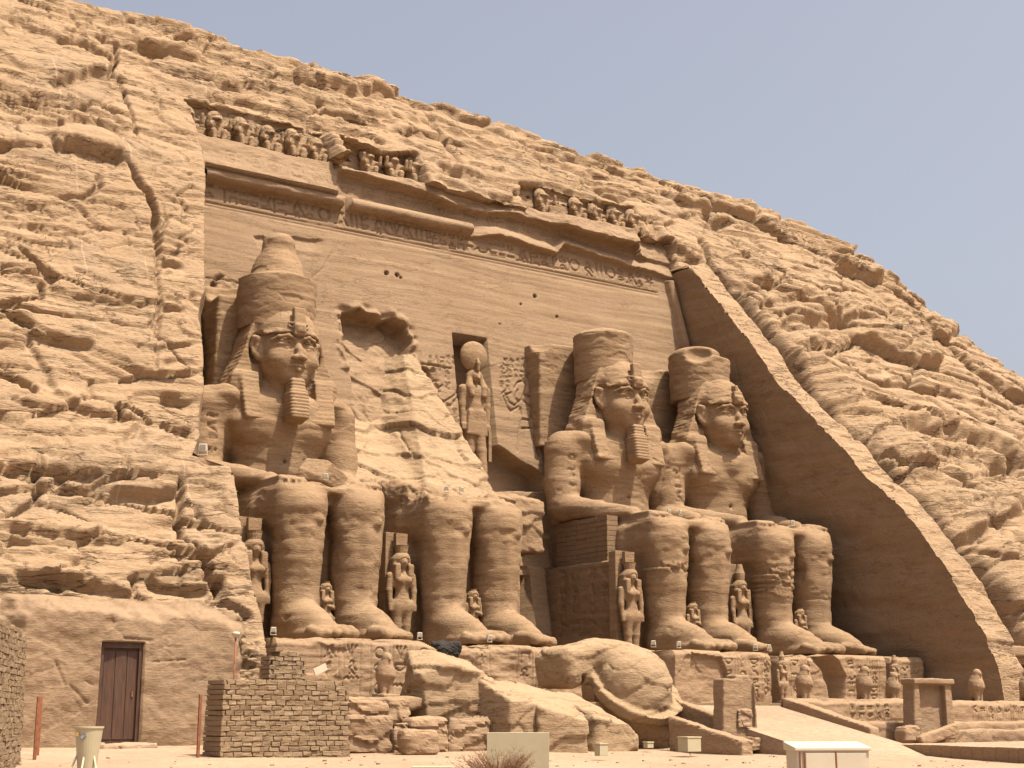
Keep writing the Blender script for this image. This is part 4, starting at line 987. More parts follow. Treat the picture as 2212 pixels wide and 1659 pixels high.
# ---------------------------------------------------------------- standing figures beside the legs
def queen(t, hh=5.0, kind=0, m='statue', slab=True):
    s = hh / 5.0
    def f(V):
        for q in (-1, 1):
            V.chain([((q * .21 * s, -.02 * s, .12 * s), .17 * s), ((q * .24 * s, 0, .9 * s), .2 * s), ((q * .25 * s, 0, 1.7 * s), .29 * s)], .1 * s)
            V.chain([((q * .21 * s, 0, .1 * s), .16 * s), ((q * .24 * s, -.42 * s, .08 * s), .12 * s)], .1 * s)
            V.chain([((q * .56 * s, .08 * s, 3.05 * s), .17 * s), ((q * .62 * s, .02 * s, 2.4 * s), .14 * s), ((q * (.60 if kind != 2 or q < 0 else .1) * s, -.05 * s if kind != 2 or q < 0 else -.38 * s, (1.8 if kind != 2 or q < 0 else 2.5) * s), .11 * s)], .08 * s)
            V.ell((q * .2 * s, -.26 * s, 2.85 * s), (.16 * s, .14 * s, .15 * s), .1 * s)
            V.box((q * .6 * s, -.08 * s, 1.66 * s), (.09 * s, .1 * s, .16 * s), .04 * s, .05 * s)
        V.ell((0, 0, 1.75 * s), (.47 * s, .33 * s, .42 * s), .2 * s); V.ell((0, 0, 2.25 * s), (.31 * s, .24 * s, .45 * s), .2 * s)
        V.ell((0, .02 * s, 2.85 * s), (.5 * s, .27 * s, .4 * s), .2 * s); V.chain([((0, .05 * s, 3.1 * s), .17 * s), ((0, 0, 3.45 * s), .16 * s)], .1 * s)
        V.ell((0, -.02 * s, 3.68 * s), (.25 * s, .28 * s, .34 * s), .08 * s); V.ell((0, -.30 * s, 3.64 * s), (.05 * s, .07 * s, .1 * s), .04 * s)
        V.box((0, .1 * s, .06 * s), (.5 * s, .55 * s, .08 * s), .03 * s)
    P, Q = solid((-.9 * s, -.8 * s, -.05), (.9 * s, .75 * s, 4.2 * s), .052 * s ** .5, f, .02, (.4, .4, .3), 110 + kind, .01); mkobj('body', P + np.array(t.location), Q, M[m], t)
    def g(V):
        V.ell((0, .08 * s, 3.8 * s), (.40 * s, .38 * s, .36 * s), .1 * s)
        V.box((0, .2 * s, 3.45 * s), (.45 * s, .26 * s, .42 * s), .12 * s, .1 * s)
        for q in (-1, 1): V.box((q * .33 * s, -.12 * s, 3.2 * s), (.15 * s, .18 * s, .38 * s), .08 * s, .08 * s)
        V.box((0, -.35 * s, 3.5 * s), (.18 * s, .3 * s, .32 * s), .08 * s, .04 * s, 's')
    P, Q = solid((-.8 * s, -.6 * s, 2.6 * s), (.8 * s, .8 * s, 4.3 * s), .045 * s ** .5, g, .015, (.4, .4, .2), 120, .008); mkobj('wig', P + np.array(t.location), Q, M[m], t)
    L = np.array(t.location); mb = MB()
    if kind == 0: mb.lathe((L[0], L[1] + .08 * s, L[2] + 4.05 * s), [(.27 * s, 0), (.31 * s, .3 * s), (.33 * s, .36 * s)], 14); mb.box((L[0] - .28 * s, L[1] + .06 * s, L[2] + 4.35 * s), (L[0] + .28 * s, L[1] + .32 * s, L[2] + 4.95 * s), .02)
    if kind == 1: mb.lathe((L[0], L[1] + .08 * s, L[2] + 4.05 * s), [(.26 * s, 0), (.30 * s, .4 * s), (.22 * s, .6 * s), (.16 * s, .9 * s)], 14)
    if kind == 2: mb.lathe((L[0], L[1] + .08 * s, L[2] + 4.08 * s), [(.24 * s, 0), (.27 * s, .12 * s)], 12)
    mb.build('crown', M[m], t)
    if slab: bevel(MB().box(L + [-.62 * s, .42 * s, 0], L + [.45 * s, .95 * s, (5.0 if kind != 2 else 4.1) * s], .02).build('back_slab', M[m], t), .03)
    return t
gq = 'queens and princesses standing beside the legs'
q0 = thing('standing_figure', 'wigged queen figure with tall crown standing between the two left colossi', 'statue', (-10.3, .3, PZ), gq); queen(q0, 5.3, 0)
dup(q0, (-17.75, .35, PZ), 'queen figure half hidden behind the left rock edge beside the first colossus', 1.04)
dup(q0, (3.25, .2, PZ), 'queen figure with heavy wig standing in front of the throne right of the doorway', .99)
dup(q0, (-4.15, 1.15, PZ), 'queen figure almost hidden behind the outer calf of the broken colossus, by the dark doorway', .86)
q1 = thing('standing_figure', 'figure with high crown standing between the third and fourth colossi', 'statue', (10.9, .2, PZ), gq); queen(q1, 5.0, 1)
gp = 'small princes between the shins of the colossi'
q2 = thing('standing_figure', 'small prince figure between the shins of the leftmost colossus', 'statue', (XC[1], .1, PZ), gp); queen(q2, 3.3, 2, slab=False)
dup(q2, (XC[2], -.15, PZ), 'small prince figure with one bent arm between the shins of the broken colossus', 1.0)
dup(q2, (XC[3], -.35, PZ), 'small worn prince figure between the shins of the colossus right of the doorway', .98)
dup(q2, (XC[4], -.75, PZ), 'small prince figure between the shins of the colossus beside the right side wall', .96)

# ---------------------------------------------------------------- falcon-headed god in the niche
ny = FY(15) + .75
gd = thing('niche_statue', 'falcon-headed stone god with round sun disc on its head standing in the wall niche', 'statue', (-.45, ny, 14.7))
def f(V):
    V.chain([((-.33, .1, .3), .29), ((-.33, .1, 1.6), .32), ((-.28, .1, 2.8), .4)], .1); V.chain([((.33, -.35, .3), .29), ((.33, -.2, 1.6), .31), ((.28, 0, 2.8), .36)], .1)
    V.box((0, 0, 3.15), (.72, .40, .75), .12, .1, taper=(.8, .9)); V.ell((0, 0, 4.2), (.56, .36, .8), .2); V.ell((0, 0, 4.95), (.84, .38, .52), .2)
    for q in (-1, 1): V.chain([((q * .78, .02, 5.1), .27), ((q * .84, .02, 4.2), .2), ((q * .82, -.05, 3.1), .16)], .15); V.box((q * .84, -.1, 2.9), (.14, .16, .2), .05, .05)
    V.ell((0, -.05, 5.85), (.33, .36, .36), .1); V.chain([((0, -.3, 5.85), .16), ((0, -.5, 5.7), .07)], .08)
P, Q = solid((-1.2, -1, 0), (1.2, .8, 6.4), .05, f, .03, (.5, .5, .3), 130, .012); mkobj('body', P + np.array(gd.location), Q, M['statue'], gd)
def f(V):
    V.ell((0, .1, 5.95), (.50, .42, .40), .05)
    for q in (-1, 1): V.chain([((q * .36, .02, 5.9), .16), ((q * .48, -.2, 5.2), .24), ((q * .40, -.34, 4.75), .17)], .1)
    V.box((0, -.4, 5.6), (.22, .3, .35), .1, .05, 's')
P, Q = solid((-1, -.8, 4.4), (1, .8, 6.5), .045, f, .015, (.5, .5, .2), 131, .01); mkobj('headcloth', P + np.array(gd.location), Q, M['statue'], gd)
P, Q = solid((-1.1, -.7, 6.1), (1.1, .8, 8.2), .05, lambda V: V.ell((0, .12, 7.1), (.9, .42, .9)), .03, (.5, .5, .5), 132, .01); sdk = mkobj('sun_disc', P + np.array(gd.location), Q, M['statue'], gd)
P, Q = solid((-.3, -.8, 6.0), (.3, .2, 7.1), .035, lambda V: V.chain([((0, -.35, 6.2), .1), ((0, -.38, 6.6), .12), ((0, -.3, 6.85), .08)], .05), .01, (.5, .5, .5), 133, .005); mkobj('cobra_ornament', P + np.array(gd.location), Q, M['statue'], gd)
ank = MB(); L = np.array(gd.location); ank.box(L + [.75, -.35, 1.0], L + [.95, -.15, 2.75]); ank.build('staff', M['statue'], gd)

# ---------------------------------------------------------------- baboons on the cornice
def baboon(t):
    def f(V):
        V.ell((0, .1, .62), (.42, .4, .55), .1)                     # body
        V.ell((0, .08, .95), (.5, .42, .42), .15)                   # mane
        V.ell((0, -.18, 1.28), (.22, .26, .22), .08); V.chain([((0, -.35, 1.25), .13), ((0, -.55, 1.2), .10)], .06); V.ell((0, -.1, 1.4), (.3, .2, .12), .06)
        for q in (-1, 1):
            V.chain([((q * .25, -.05, .22), .2), ((q * .3, -.42, .55), .17), ((q * .26, -.48, .1), .13)], .06)
            V.chain([((q * .38, -.1, .98), .17), ((q * .62, -.38, .9), .12), ((q * .6, -.5, 1.3), .10)], .06)
        V.box((0, -.28, .62), (.12, .12, .4), .05, .05)
    P, Q = solid((-.9, -.8, -.02), (.9, .7, 1.7), .052, f, .03, (.4, .4, .3), 140, .02); mkobj('body', P + np.array(t.location), Q, M['rock'], t)
    mb = MB(); L = np.array(t.location)
    mb.lathe((0, 0, 0), [(.02, 0), (.44, .05), (.46, .12), (.44, .2), (.02, .24)], 18)
    v = np.array(mb.v); v = np.stack([v[:, 0], v[:, 2] - .05, v[:, 1]], 1)   # disc lying against the wall
    v = v * 1.0 + L + np.array([-.02, .22, 1.5]); mkobj('headdress', v, mb.f, M['rock'], t)
    return t
bz = 32.25
def bpos(xp, k=0): q = onF(xp, 300 + (xp - 430) * .22); return (q[0], FY(bz) + .38, bz + k)
gb = 'row of baboons carved along the top of the cornice'
names = [(411, 'first baboon of the cornice row, at the far left end'), (472, 'second baboon from the left on the cornice'), (529, 'third baboon from the left on the cornice'), (587, 'fourth baboon from the left on the cornice'),
         (641, 'fifth baboon from the left on the cornice'), (692, 'sixth baboon on the cornice, last one left of the diagonal crack'), (801, 'baboon just right of the diagonal crack in the cornice'), (856, 'baboon in the middle of the short group right of the crack'), (901, 'worn baboon at the right end of the short middle group'),
         (1180, 'isolated worn baboon left of the right-hand group'), (1254, 'first baboon of the right-hand group of four'), (1296, 'second baboon of the right-hand group'), (1336, 'third baboon of the right-hand group'), (1378, 'last baboon at the right end of the cornice')]
b0 = None
for xp_, lab in names:
    q = bpos(xp_)
    if b0 is None: b0 = baboon(thing('baboon', lab, 'baboon statue', q, gb)); b0.scale = (1.0, 1.0, 1.0)
    else: dup(b0, q, lab, [1.0 * random.uniform(.93, 1.06)] * 3, rz=random.uniform(-.12, .12))
# ---------------------------------------------------------------- pedestals with inscriptions
def panel(name, x0, x1, z0, z1, y, yb, mat, parent=None, cols=(), seed=0, h=.045, rag=.25, cut=None, rough=.12, top_tilt=0.0, loc=None):
    """a weathered block whose front carries carved signs; top, back and flanks are closed"""
    r = Relief(x0, x1, z0, z1, h); rg = random.Random(seed)
    for cx_, w_ in cols:
        r.line([(cx_ - w_ / 2, z0 + .1), (cx_ - w_ / 2, z1 - .15)], .035, -.05); r.line([(cx_ + w_ / 2, z0 + .1), (cx_ + w_ / 2, z1 - .15)], .035, -.05)
        zz = z1 - .2 - w_ * .8
        while zz > z0 + .1:
            glyph(r, rg.randrange(18), cx_ - w_ * .38, zz, w_ * .76, .05, -.085); zz -= w_ * rg.choice([.55, .8, .9])
    X, Z = r.X, r.Z
    H = r.H + fbm2(X * .8 + seed, Z * 1.4, 4, 200 + seed) * rough + vn2(X / 3, Z / .12, 201 + seed) * .03
    v, e, a, b = voro(X / 1.5 + seed, Z / .9, 202 + seed); H += v * rough * .7 * sst(-.1, .3, fbm2(X * .4 + seed, Z * .4, 2, 203))
    if cut is not None: H = cut(X, Z, H)
    zt = z1 - top_tilt * (X - x0) + fbm2(X * 1.1 + seed, X * 0, 4, 204 + seed) * rag
    Z2 = np.minimum(Z, zt)
    Y = y - H + .5 * sst(-.25, .0, Z - zt) * .35
    n = 14; G = np.stack([X, Y, Z2], -1)
    top = [G]
    for k in range(1, n + 1):
        t = k / n; q = G[-1].copy(); q[:, 1] = q[:, 1] * (1 - t) + yb * t; q[:, 2] += fbm2(q[:, 0] * .9, q[:, 1] * .9, 3, 205 + seed) * rag * .8 * min(1, k / 2.); top.append(q[None])
    q = top[-1][0].copy(); q[:, 2] = z0; q[:, 1] = yb; top.append(q[None])
    G = np.concatenate(top, 0)
    m = 6; L = [G[:, :1] * 1.0 for _ in range(m)]; Rr = [G[:, -1:] * 1.0 for _ in range(m)]
    for k in range(m):
        t = (m - k) / m; L[k][..., 1] = np.minimum(yb, L[k][..., 1] * (1 - t) + yb * t); L[k][..., 0] += fbm2(L[k][..., 1] * 1.2, L[k][..., 2] * 1.5, 3, 206) * rough
        t = (k + 1) / m; Rr[k][..., 1] = np.minimum(yb, Rr[k][..., 1] * (1 - t) + yb * t); Rr[k][..., 0] += fbm2(Rr[k][..., 1] * 1.2, Rr[k][..., 2] * 1.5, 3, 207) * rough
    G = np.concatenate(L + [G] + Rr, 1)
    return mkobj(name, G.reshape(-1, 3), gridfaces(*G.shape[:2]), mat, parent, smooth=False, loc=loc if loc is not None else ((x0 + x1) / 2, (y + yb) / 2, z0))
gpd = 'inscribed pedestal blocks under the colossi'
def c1(X, Z, H):
    d = polyd(X, Z, [(-12.9, 5), (-11.9, 4.45), (-11.2, 3.9), (-10.6, 3.4), (-10.6, 6)]); return np.where(d < 0, H - .9, H)
tag(panel('pedestal', -19.3, -11.6, 2.2, 4.78, -5.5, 3.0, M['pink'], cols=[(-16.9, .8), (-15.9, .8), (-14.6, .85), (-13.6, .8), (-12.5, .85)], seed=1, cut=c1), 'inscribed pedestal under the leftmost colossus, its right corner broken', 'pedestal', gpd)
tag(panel('pedestal', -10.9, -4.0, 2.2, 4.7, -5.3, 3.0, M['pink'], cols=[(-9.4, .7), (-7.2, .8), (-6.2, .8)], seed=2, rough=.22), 'worn pedestal under the broken colossus, partly hidden by fallen boulders', 'pedestal', gpd)
MB().box((-11.75, -5.0, 2.2), (-10.8, -4.6, 4.2), .05)
nb = []
P, Q = solid((-12.1, -5.9, 3.5), (-10.5, -4.4, 4.9), .06, lambda V: V.box((-11.3, -5.2, 4.15), (.5, .5, .55), .15), .25, (.4, .4, .4), 210, .08)
tag(mkobj('net_bundle', P, Q, M['net'], smooth=False, loc=(-11.3, -5.2, 3.6)), 'dark bundle of netting stuffed in the gap between the two left pedestals', 'netting')
def c3(X, Z, H):
    d = polyd(X, Z, [(2.2, 4.6), (4.1, 4.4), (4.6, 3.4), (5.2, 2.4), (2.2, 2.2)]); return np.where(d < 0, H - .22, H)
tag(panel('pedestal', 1.2, 7.35, 2.2, 4.72, -5.6, 3.0, M['pink'], cols=[(4.6, .7), (5.5, .7), (6.3, .7), (7.0, .6)], seed=3, cut=c3), 'long inscribed pedestal under the colossus right of the doorway, dark stained at its left end', 'pedestal', gpd)
def c4(X, Z, H):
    d = polyd(X, Z, [(9.6, 5.2), (10.1, 4.5), (10.9, 3.9), (11.3, 3.0), (11.4, 2.2), (12.4, 2.2), (12.6, 3.6), (12.1, 4.5), (11.2, 5.2)]); return np.where(d < .05, H - 1.3 * (1 - sst(-.15, .05, d)), H)
tag(panel('pedestal', 8.3, 15.55, 2.2, 4.72, -5.6, 3.0, M['pink'], cols=[(9.0, .7), (9.8, .65), (13.0, .7), (13.8, .7), (14.7, .7)], seed=4, cut=c4), 'inscribed pedestal under the rightmost colossus with a dark curved gap broken through it', 'pedestal', gpd)
tag(panel('pedestal', 16.3, 18.75, 2.2, 4.72, -5.4, 2.0, M['pink'], cols=[(17.3, .7), (18.1, .7)], seed=5), 'short inscribed end block at the right of the pedestal row, below the dark side wall', 'pedestal', gpd)
gs = 'small robed figures set against the pedestals'
s0 = thing('standing_figure', 'small robed figure set against the joint between the third and fourth pedestals', 'statue', (7.85, -5.9, 2.3), gs); queen(s0, 2.5, 1, 'pink', slab=False)
dup(s0, (15.95, -5.9, 2.3), 'small robed figure between the rightmost colossus pedestal and the short end block', 1.0)
dup(s0, (20.0, -8.6, 2.3), 'small figure with crossed arms beside the stone doorway at the right edge', 1.2)

# ---------------------------------------------------------------- terrace, ramp
def slab(name, lo, hi, mat='pink', h=.09, amp=.10, seed=0, r=.06, extra=None, vor=.06):
    lo = np.array(lo, float); hi = np.array(hi, float)
    def f(V):
        V.box((lo + hi) / 2, (hi - lo) / 2, r)
        if extra: extra(V)
    return solid(lo - .3, hi + .3, h, f, amp, (1.2, 1.2, .5), 300 + seed, .035, vor, (1.4, .5))
ter = thing('terrace', 'low stone terrace in front of the pedestals with a carved parapet', 'terrace', (0, -10, .4))
MB().box((-12.5, -11.2, -.5), (26, 8, 2.22)).build('terrace_core', M['pink'], ter)
panel('parapet', 2.6, 10.2, 1.35, 2.42, -12.0, -11.15, M['pink'], ter, cols=[(6.2 + k * .55, .45) for k in range(5)], seed=11, rag=.12, rough=.1)
panel('parapet', 10.9, 26, 1.35, 2.36, -12.0, -11.15, M['pink'], ter, cols=[(14.6 + k * .6, .45) for k in range(12)], seed=12, rag=.1, rough=.1)
P, Q = slab('ledge', (2.6, -12.9, .2), (25.5, -11.9, 1.38), seed=1); mkobj('ledge', P, Q, M['pink'], ter, smooth=False)
P, Q = slab('ledge', (9.0, -13.6, .1), (25.5, -12.8, 1.02), seed=2, mat='plaster'); mkobj('ledge', P, Q, M['plaster'], ter, smooth=False)
P, Q = slab('rub', (9.9, -12.4, 1.3), (11.2, -11.2, 2.4), seed=3, r=.3); tag(mkobj('boulder', P, Q, M['pink'], smooth=False, loc=(10.5, -11.8, 1.35)), 'rounded broken block filling the gap in the carved terrace parapet', 'rock')
P, Q = slab('ter_left', (-19.6, -11.0, 1.9), (-12.0, -6.0, 2.35), seed=4, amp=.2); mkobj('platform', P, Q, M['pink'], ter, smooth=False)
P, Q = slab('ter_left', (-17.0, -11.9, .1), (-13.2, -11.0, 1.35), seed=14, amp=.12); mkobj('platform_front', P, Q, M['pink'], ter, smooth=False)
rp = thing('ramp', 'pale stone ramp rising to the terrace between two sloping parapets', 'ramp', (-.6, -15, .3))
P0 = onX(1883, 1596, 2.3); yb = P0[1]
V = [(-3.6, yb - 2, .2), (2.2, yb - 2, .2), (2.2, -11.3, 2.2), (-3.6, -11.3, 2.2)]
mkobj('ramp_floor', [(-3.6, -20.5, .1), (2.3, -20.5, .1), (2.3, -11.3, 2.1), (-3.6, -11.3, 2.1), (-3.6, -20.5, -.6), (2.3, -20.5, -.6), (2.3, -11.3, -.6), (-3.6, -11.3, -.6)], [(0, 1, 2, 3), (0, 4, 5, 1), (1, 5, 6, 2), (2, 6, 7, 3), (3, 7, 4, 0)], M['sand'], rp, False)
def para(x, w, y0, y1, zt0, zt1, zb0, zb1, nm, seed, par):
    """sloping parapet along y"""
    def f(V):
        V.box((x, (y0 + y1) / 2, (zt1 + zb0) / 2), (w / 2, abs(y1 - y0) / 2, (zt1 - zb0) / 2 + .6), .03)
        sl_ = (zt1 - zt0) / (y1 - y0); half(V, (0, -sl_, 1), (x, y0, zt0)); half(V, (0, 0, -1), (x, 0, zb0))
    P, Q = solid((x - w, y0 - .3, zb0 - .2), (x + w, y1 + .3, zt1 + .8), .07, f, .07, (1, 1, .5), 320 + seed, .03, .05); return mkobj(nm, P, Q, M['pink'], par, smooth=False)
a = onX(1690, 1514, 2.3); b = onX(1883, 1572, 2.3)
para(2.5, .55, b[1], -11.6, b[2], a[2] + .15, -.2, 1.0, 'parapet', 1, rp)
a = onX(1482, 1515, -3.8); b = onX(1600, 1562, -3.8); para(-3.9, .5, b[1], -11.6, b[2], 2.4, -.2, 1, 'parapet', 2, rp)
pl = thing('side_parapet', 'lower sloping stone wall left of the ramp parapet', 'wall', (-5.5, -13, .3))
a = onX(1459, 1546, -5.3); b = onX(1600, 1600, -5.3); para(-5.4, .6, b[1] - .5, a[1], b[2], a[2], -.2, 1, 'coping', 3, pl)

# ---------------------------------------------------------------- falcons
def falcon(t):
    def f(V):
        V.chain([((0, .15, .35), .2), ((0, 0, .8), .34), ((0, -.02, 1.15), .27)], .15); V.chain([((0, .4, .05), .12), ((0, .2, .6), .25)], .1)
        V.ell((0, -.05, 1.42), (.2, .23, .2), .1); V.chain([((0, -.22, 1.42), .08), ((0, -.33, 1.33), .04)], .05)
        for q in (-1, 1): V.chain([((q * .13, -.08, .05), .1), ((q * .13, -.03, .5), .16)], .05); V.ell((q * .2, .08, .85), (.14, .26, .42), .06)
        V.box((0, 0, -.05), (.35, .5, .1), .04, .02)
    P, Q = solid((-.6, -.7, -.15), (.6, .8, 1.75), .045, f, .03, (.3, .3, .3), 330, .015); mkobj('body', P + np.array(t.location), Q, M['pink'], t); return t
gf = 'stone falcons standing on the terrace'
def fl(x, y, Y): q = onY(x, y, Y); return (q[0], Y, 2.32)
f0 = falcon(thing('falcon_statue', 'stone falcon on the terrace in front of the dark gap in the rightmost pedestal', 'falcon statue', fl(1740, 1518, -10.9), gf))
dup(f0, fl(1870, 1520, -10.9), 'stone falcon on the terrace in front of the right half of the rightmost pedestal', 1.0)
dup(f0, fl(1932, 1520, -10.9), 'stone falcon partly hidden behind the framed stone slab on the terrace', .85)
dup(f0, fl(2113, 1522, -10.9), 'stone falcon standing alone against the base of the dark side wall', 1.0)
dup(f0, fl(2222, 1522, -10.9), 'stone falcon cut by the right edge of the picture', 1.0)
q = onY(833, 1497, -10.0); dup(f0, (q[0], -10.0, 2.42), 'stone falcon on the broken terrace in front of the leftmost pedestal', 1.0)
# ---------------------------------------------------------------- small doorway at the right edge
ch = thing('chapel_doorway', 'small stone doorway standing on the terrace at the right edge', 'doorway', (22.2, -9, 2.2))
def f(V):
    V.box((20.75, -8.4, 3.5), (.42, .8, 1.4), .05); V.box((24.2, -8.4, 3.5), (.42, .8, 1.4), .05); V.box((22.5, -8.4, 5.0), (2.3, .9, .28), .05); V.box((22.5, -8.35, 4.55), (2.1, .7, .25), .05)
P, Q = solid((20, -9.6, 2.0), (25, -7.2, 5.6), .08, f, .06, (1, 1, .4), 340, .02); mkobj('door_frame', P, Q, M['pink'], ch, smooth=False)
MB().box((21.1, -8.0, 2.2), (23.8, -7.8, 4.5)).build('opening_shade', M['dark'], ch)  # solid panel coloured near-black as the shade within the doorway

# ---------------------------------------------------------------- fallen blocks
gr_ = 'great fallen blocks of the broken colossus'
def W(x, y, Y): return onY(x, y, Y)
def f(V):
    c = W(975, 1500, -10.2); V.box(c, (1.75, 1.5, 1.55), .1, rot=(0, R(6), R(-22)))
    half(V, (-.5, -.25, 1), W(905, 1450, -10.8)); half(V, (.25, -.3, 1), W(985, 1430, -10.5)); half(V, (.8, -.4, .55), W(1062, 1480, -10.4)); half(V, (-1, -.2, -.12), W(890, 1470, -10.5)); half(V, (0, 0, -1), (0, 0, 1.1)); half(V, (-.55, -1, .1), W(935, 1520, -11.4))
P, Q = solid(W(975, 1500, -10.2) - 3, W(975, 1500, -10.2) + 3, .08, f, .08, seed=401, vor=.12); tag(mkobj('fallen_block', P, Q, M['fresh'], smooth=False, loc=W(975, 1560, -10.2)), 'angular fallen block at the left end of the group of great boulders', 'boulder', gr_)
blk = []
def f(V):
    V.box(W(1100, 1555, -12.2), (1.1, 1.3, 1.5), .08, rot=(0, 0, R(8)))
    V.box(W(1190, 1560, -12.6), (1.0, 1.5, 1.7), .08, rot=(0, 0, R(-16)))
    V.box(W(1285, 1575, -12.4), (1.2, 1.3, 1.5), .30, rot=(0, R(4), R(10)))
    V.ell(W(1318, 1585, -12.2), (.75, 1.1, 1.2), .4)
    half(V, (.16, -.42, 1), W(1060, 1503, -13.6)); half(V, (.75, -.1, .8), W(1312, 1530, -12.9)); half(V, (-.95, -.2, .12), W(1052, 1540, -13.0)); half(V, (0, 0, -1), (0, 0, .2))
    half(V, (1, .1, .1), W(1360, 1590, -12.6))
    V.ell(W(1167, 1543, -14.2), (.16, .3, .16), .03, 's')
P, Q = solid(W(1200, 1560, -12.6) - [4.2, 3.2, 2.2], W(1200, 1560, -12.6) + [4.4, 3.4, 2.6], .08, f, .06, (1.3, 1.3, .7), 402, .03, .09, (2.0, 1.1)); tag(mkobj('fallen_block', P, Q, M['fresh'], smooth=False, loc=W(1200, 1610, -12.6)), 'long fallen block with flat pale top and folded front, nearest the white board', 'boulder', gr_)
def f(V):
    YC = -11.2; c = W(1374, 1492, YC); ax = np.array([-.02, -.80, 1.0]); ax /= np.linalg.norm(ax)
    V.chain([(W(1405, 1612, YC + .4), 1.0), (c - ax * .2, 1.68)], .2)
    def rim(X, Y, Z):
        d = np.stack([X - c[0], Y - c[1], Z - c[2]]); h_ = d[0] * ax[0] + d[1] * ax[1] + d[2] * ax[2]; rr = np.sqrt(np.maximum((d ** 2).sum(0) - h_ * h_, 0)); return np.maximum(rr - 2.0 - .15 * h_, np.abs(h_ + .05) - .24)
    V.op(rim, c - 2.4, c + 2.4, .08)
    V.ell(c + ax * .3 + np.array([-.15, .15, .1]), (1.55, 1.45, 1.4), .03, rot=(R(35), R(5), 0))
    V.ell(W(1338, 1425, YC + .6), (1.05, 1.0, .75), .4)
    V.box(W(1232, 1438, YC + 1.6), (1.2, 1.1, .8), .4, .2, rot=(0, R(-10), R(8))); V.ell(W(1290, 1412, YC + 1.2), (.9, .9, .6), .5)
    V.box(W(1285, 1500, YC - .2), (.1, 1.2, .8), .05, .02, 's')
P, Q = solid(W(1330, 1500, -11.0) - [4.2, 3.2, 3.0], W(1330, 1500, -11.0) + [4.0, 3.6, 3.0], .08, f, .07, (1.4, 1.4, .8), 403, .05, .09, (1.8, .9)); tag(mkobj('fallen_block', P, Q, M['fresh'], smooth=False, loc=W(1385, 1608, -11)), 'rounded fallen head and crown with a thick rim, highest of the great boulders', 'boulder', gr_)
P, Q = slab('b', W(1035, 1500, -11.2) - [.5, .6, .55], W(1035, 1500, -11.2) + [.5, .5, .65], r=.3, seed=20); tag(mkobj('fallen_block', P, Q, M['fresh'], smooth=False, loc=W(1035, 1530, -11.2)), 'small pale lump wedged between the angular block and the long flat-topped block', 'boulder', gr_)
# broken wall of squared blocks left of the boulders
gw = 'squared blocks lying below the leftmost pedestal'
for k, (xa, xb, ya, yb_, Y, dy, lab, mt) in enumerate([
    (752, 838, 1512, 1545, -12.2, 1.2, 'flat reddish block on top of the pile right of the mud brick wall', 'pink'),
    (838, 888, 1508, 1548, -11.9, 1.0, 'squared block directly below the falcon of the leftmost pedestal', 'pink'),
    (752, 850, 1548, 1610, -12.8, 1.2, 'long low block at the foot of the mud brick wall end', 'plaster'),
    (888, 968, 1550, 1612, -12.6, 1.0, 'broken block with a reddish hollow front, left of the long dark jointed block', 'pink'),
    (970, 1062, 1548, 1612, -12.6, 1.0, 'dark stained jointed block touching the long flat-topped boulder', 'plaster'),
    (850, 888, 1560, 1614, -12.7, .9, 'narrow upright block between two reddish blocks', 'pink')]):
    p0 = W(xa, yb_, Y); p1 = W(xb, ya, Y); P, Q = slab('k', (p0[0], Y, p0[2] - .3), (p1[0], Y + dy, p1[2]), r=.12, seed=30 + k, amp=.16, vor=.1)
    tag(mkobj('squared_block', P, Q, M[mt], smooth=False, loc=(p0[0], Y, p0[2] - .2)), lab, 'stone block', gw)
P, Q = slab('k', W(905, 1600, -13.4) - [.75, .3, .5], W(905, 1600, -13.4) + [.75, .3, .42], r=.2, seed=41, amp=.16); tag(mkobj('squared_block', P, Q, M['pink'], smooth=False, loc=W(905, 1614, -13.4)), 'small rough reddish stone leaning in front of the block with a hollow front', 'stone block', gw)

# ---------------------------------------------------------------- stelae
st1 = thing('stone_slab', 'tall plain stone slab with a small pale plaque standing left of the ramp', 'stone slab', W(1598, 1600, -15.5))
p = W(1558, 1600, -15.5); q = W(1642, 1600, -15.5); zt = W(1600, 1466, -15.5)[2]
def f(V): V.box(((p[0] + q[0]) / 2, -15.2, (p[2] + zt) / 2), ((q[0] - p[0]) / 2 * .92, .32, (zt - p[2]) / 2), .04, taper=(.86, 1)); V.box(((p[0] + q[0]) / 2 + .25, -15.2, zt), (.42, .3, .16), .04); V.box(((p[0] + q[0]) / 2 + .5, -15.62, (p[2] + zt) / 2 + .5), (.3, .25, 1.2), .05, .02, 's')
P, Q = solid((p[0] - .5, -16, p[2] - .3), (q[0] + .5, -14.5, zt + .5), .05, f, .04, (1, 1, .5), 501, .02); mkobj('shaft', P, Q, M['plaster'], st1, smooth=False)
c = W(1608, 1552, -15.58); P, Q = slab('pq', c - [.34, .05, .32], c + [.34, .05, .32], r=.03, h=.04, amp=.05); mkobj('plaque', P, Q, M['sand'], st1, smooth=False)
P, Q = slab('bs', (p[0] - .5, -16.4, p[2] - .4), (q[0] + .6, -14.8, p[2] + .15), r=.1, amp=.14); mkobj('base', P, Q, M['pink'], st1, smooth=False)
st2 = thing('framed_stone_slab', 'stone slab with a recessed dark panel in a raised frame, right of the ramp', 'stone slab', W(2015, 1600, -14.2))
p = W(1972, 1598, -14.2); q = W(2068, 1598, -14.2); zt = W(2015, 1468, -14.2)[2]; xm = (p[0] + q[0]) / 2; hw = (q[0] - p[0]) / 2 * .93
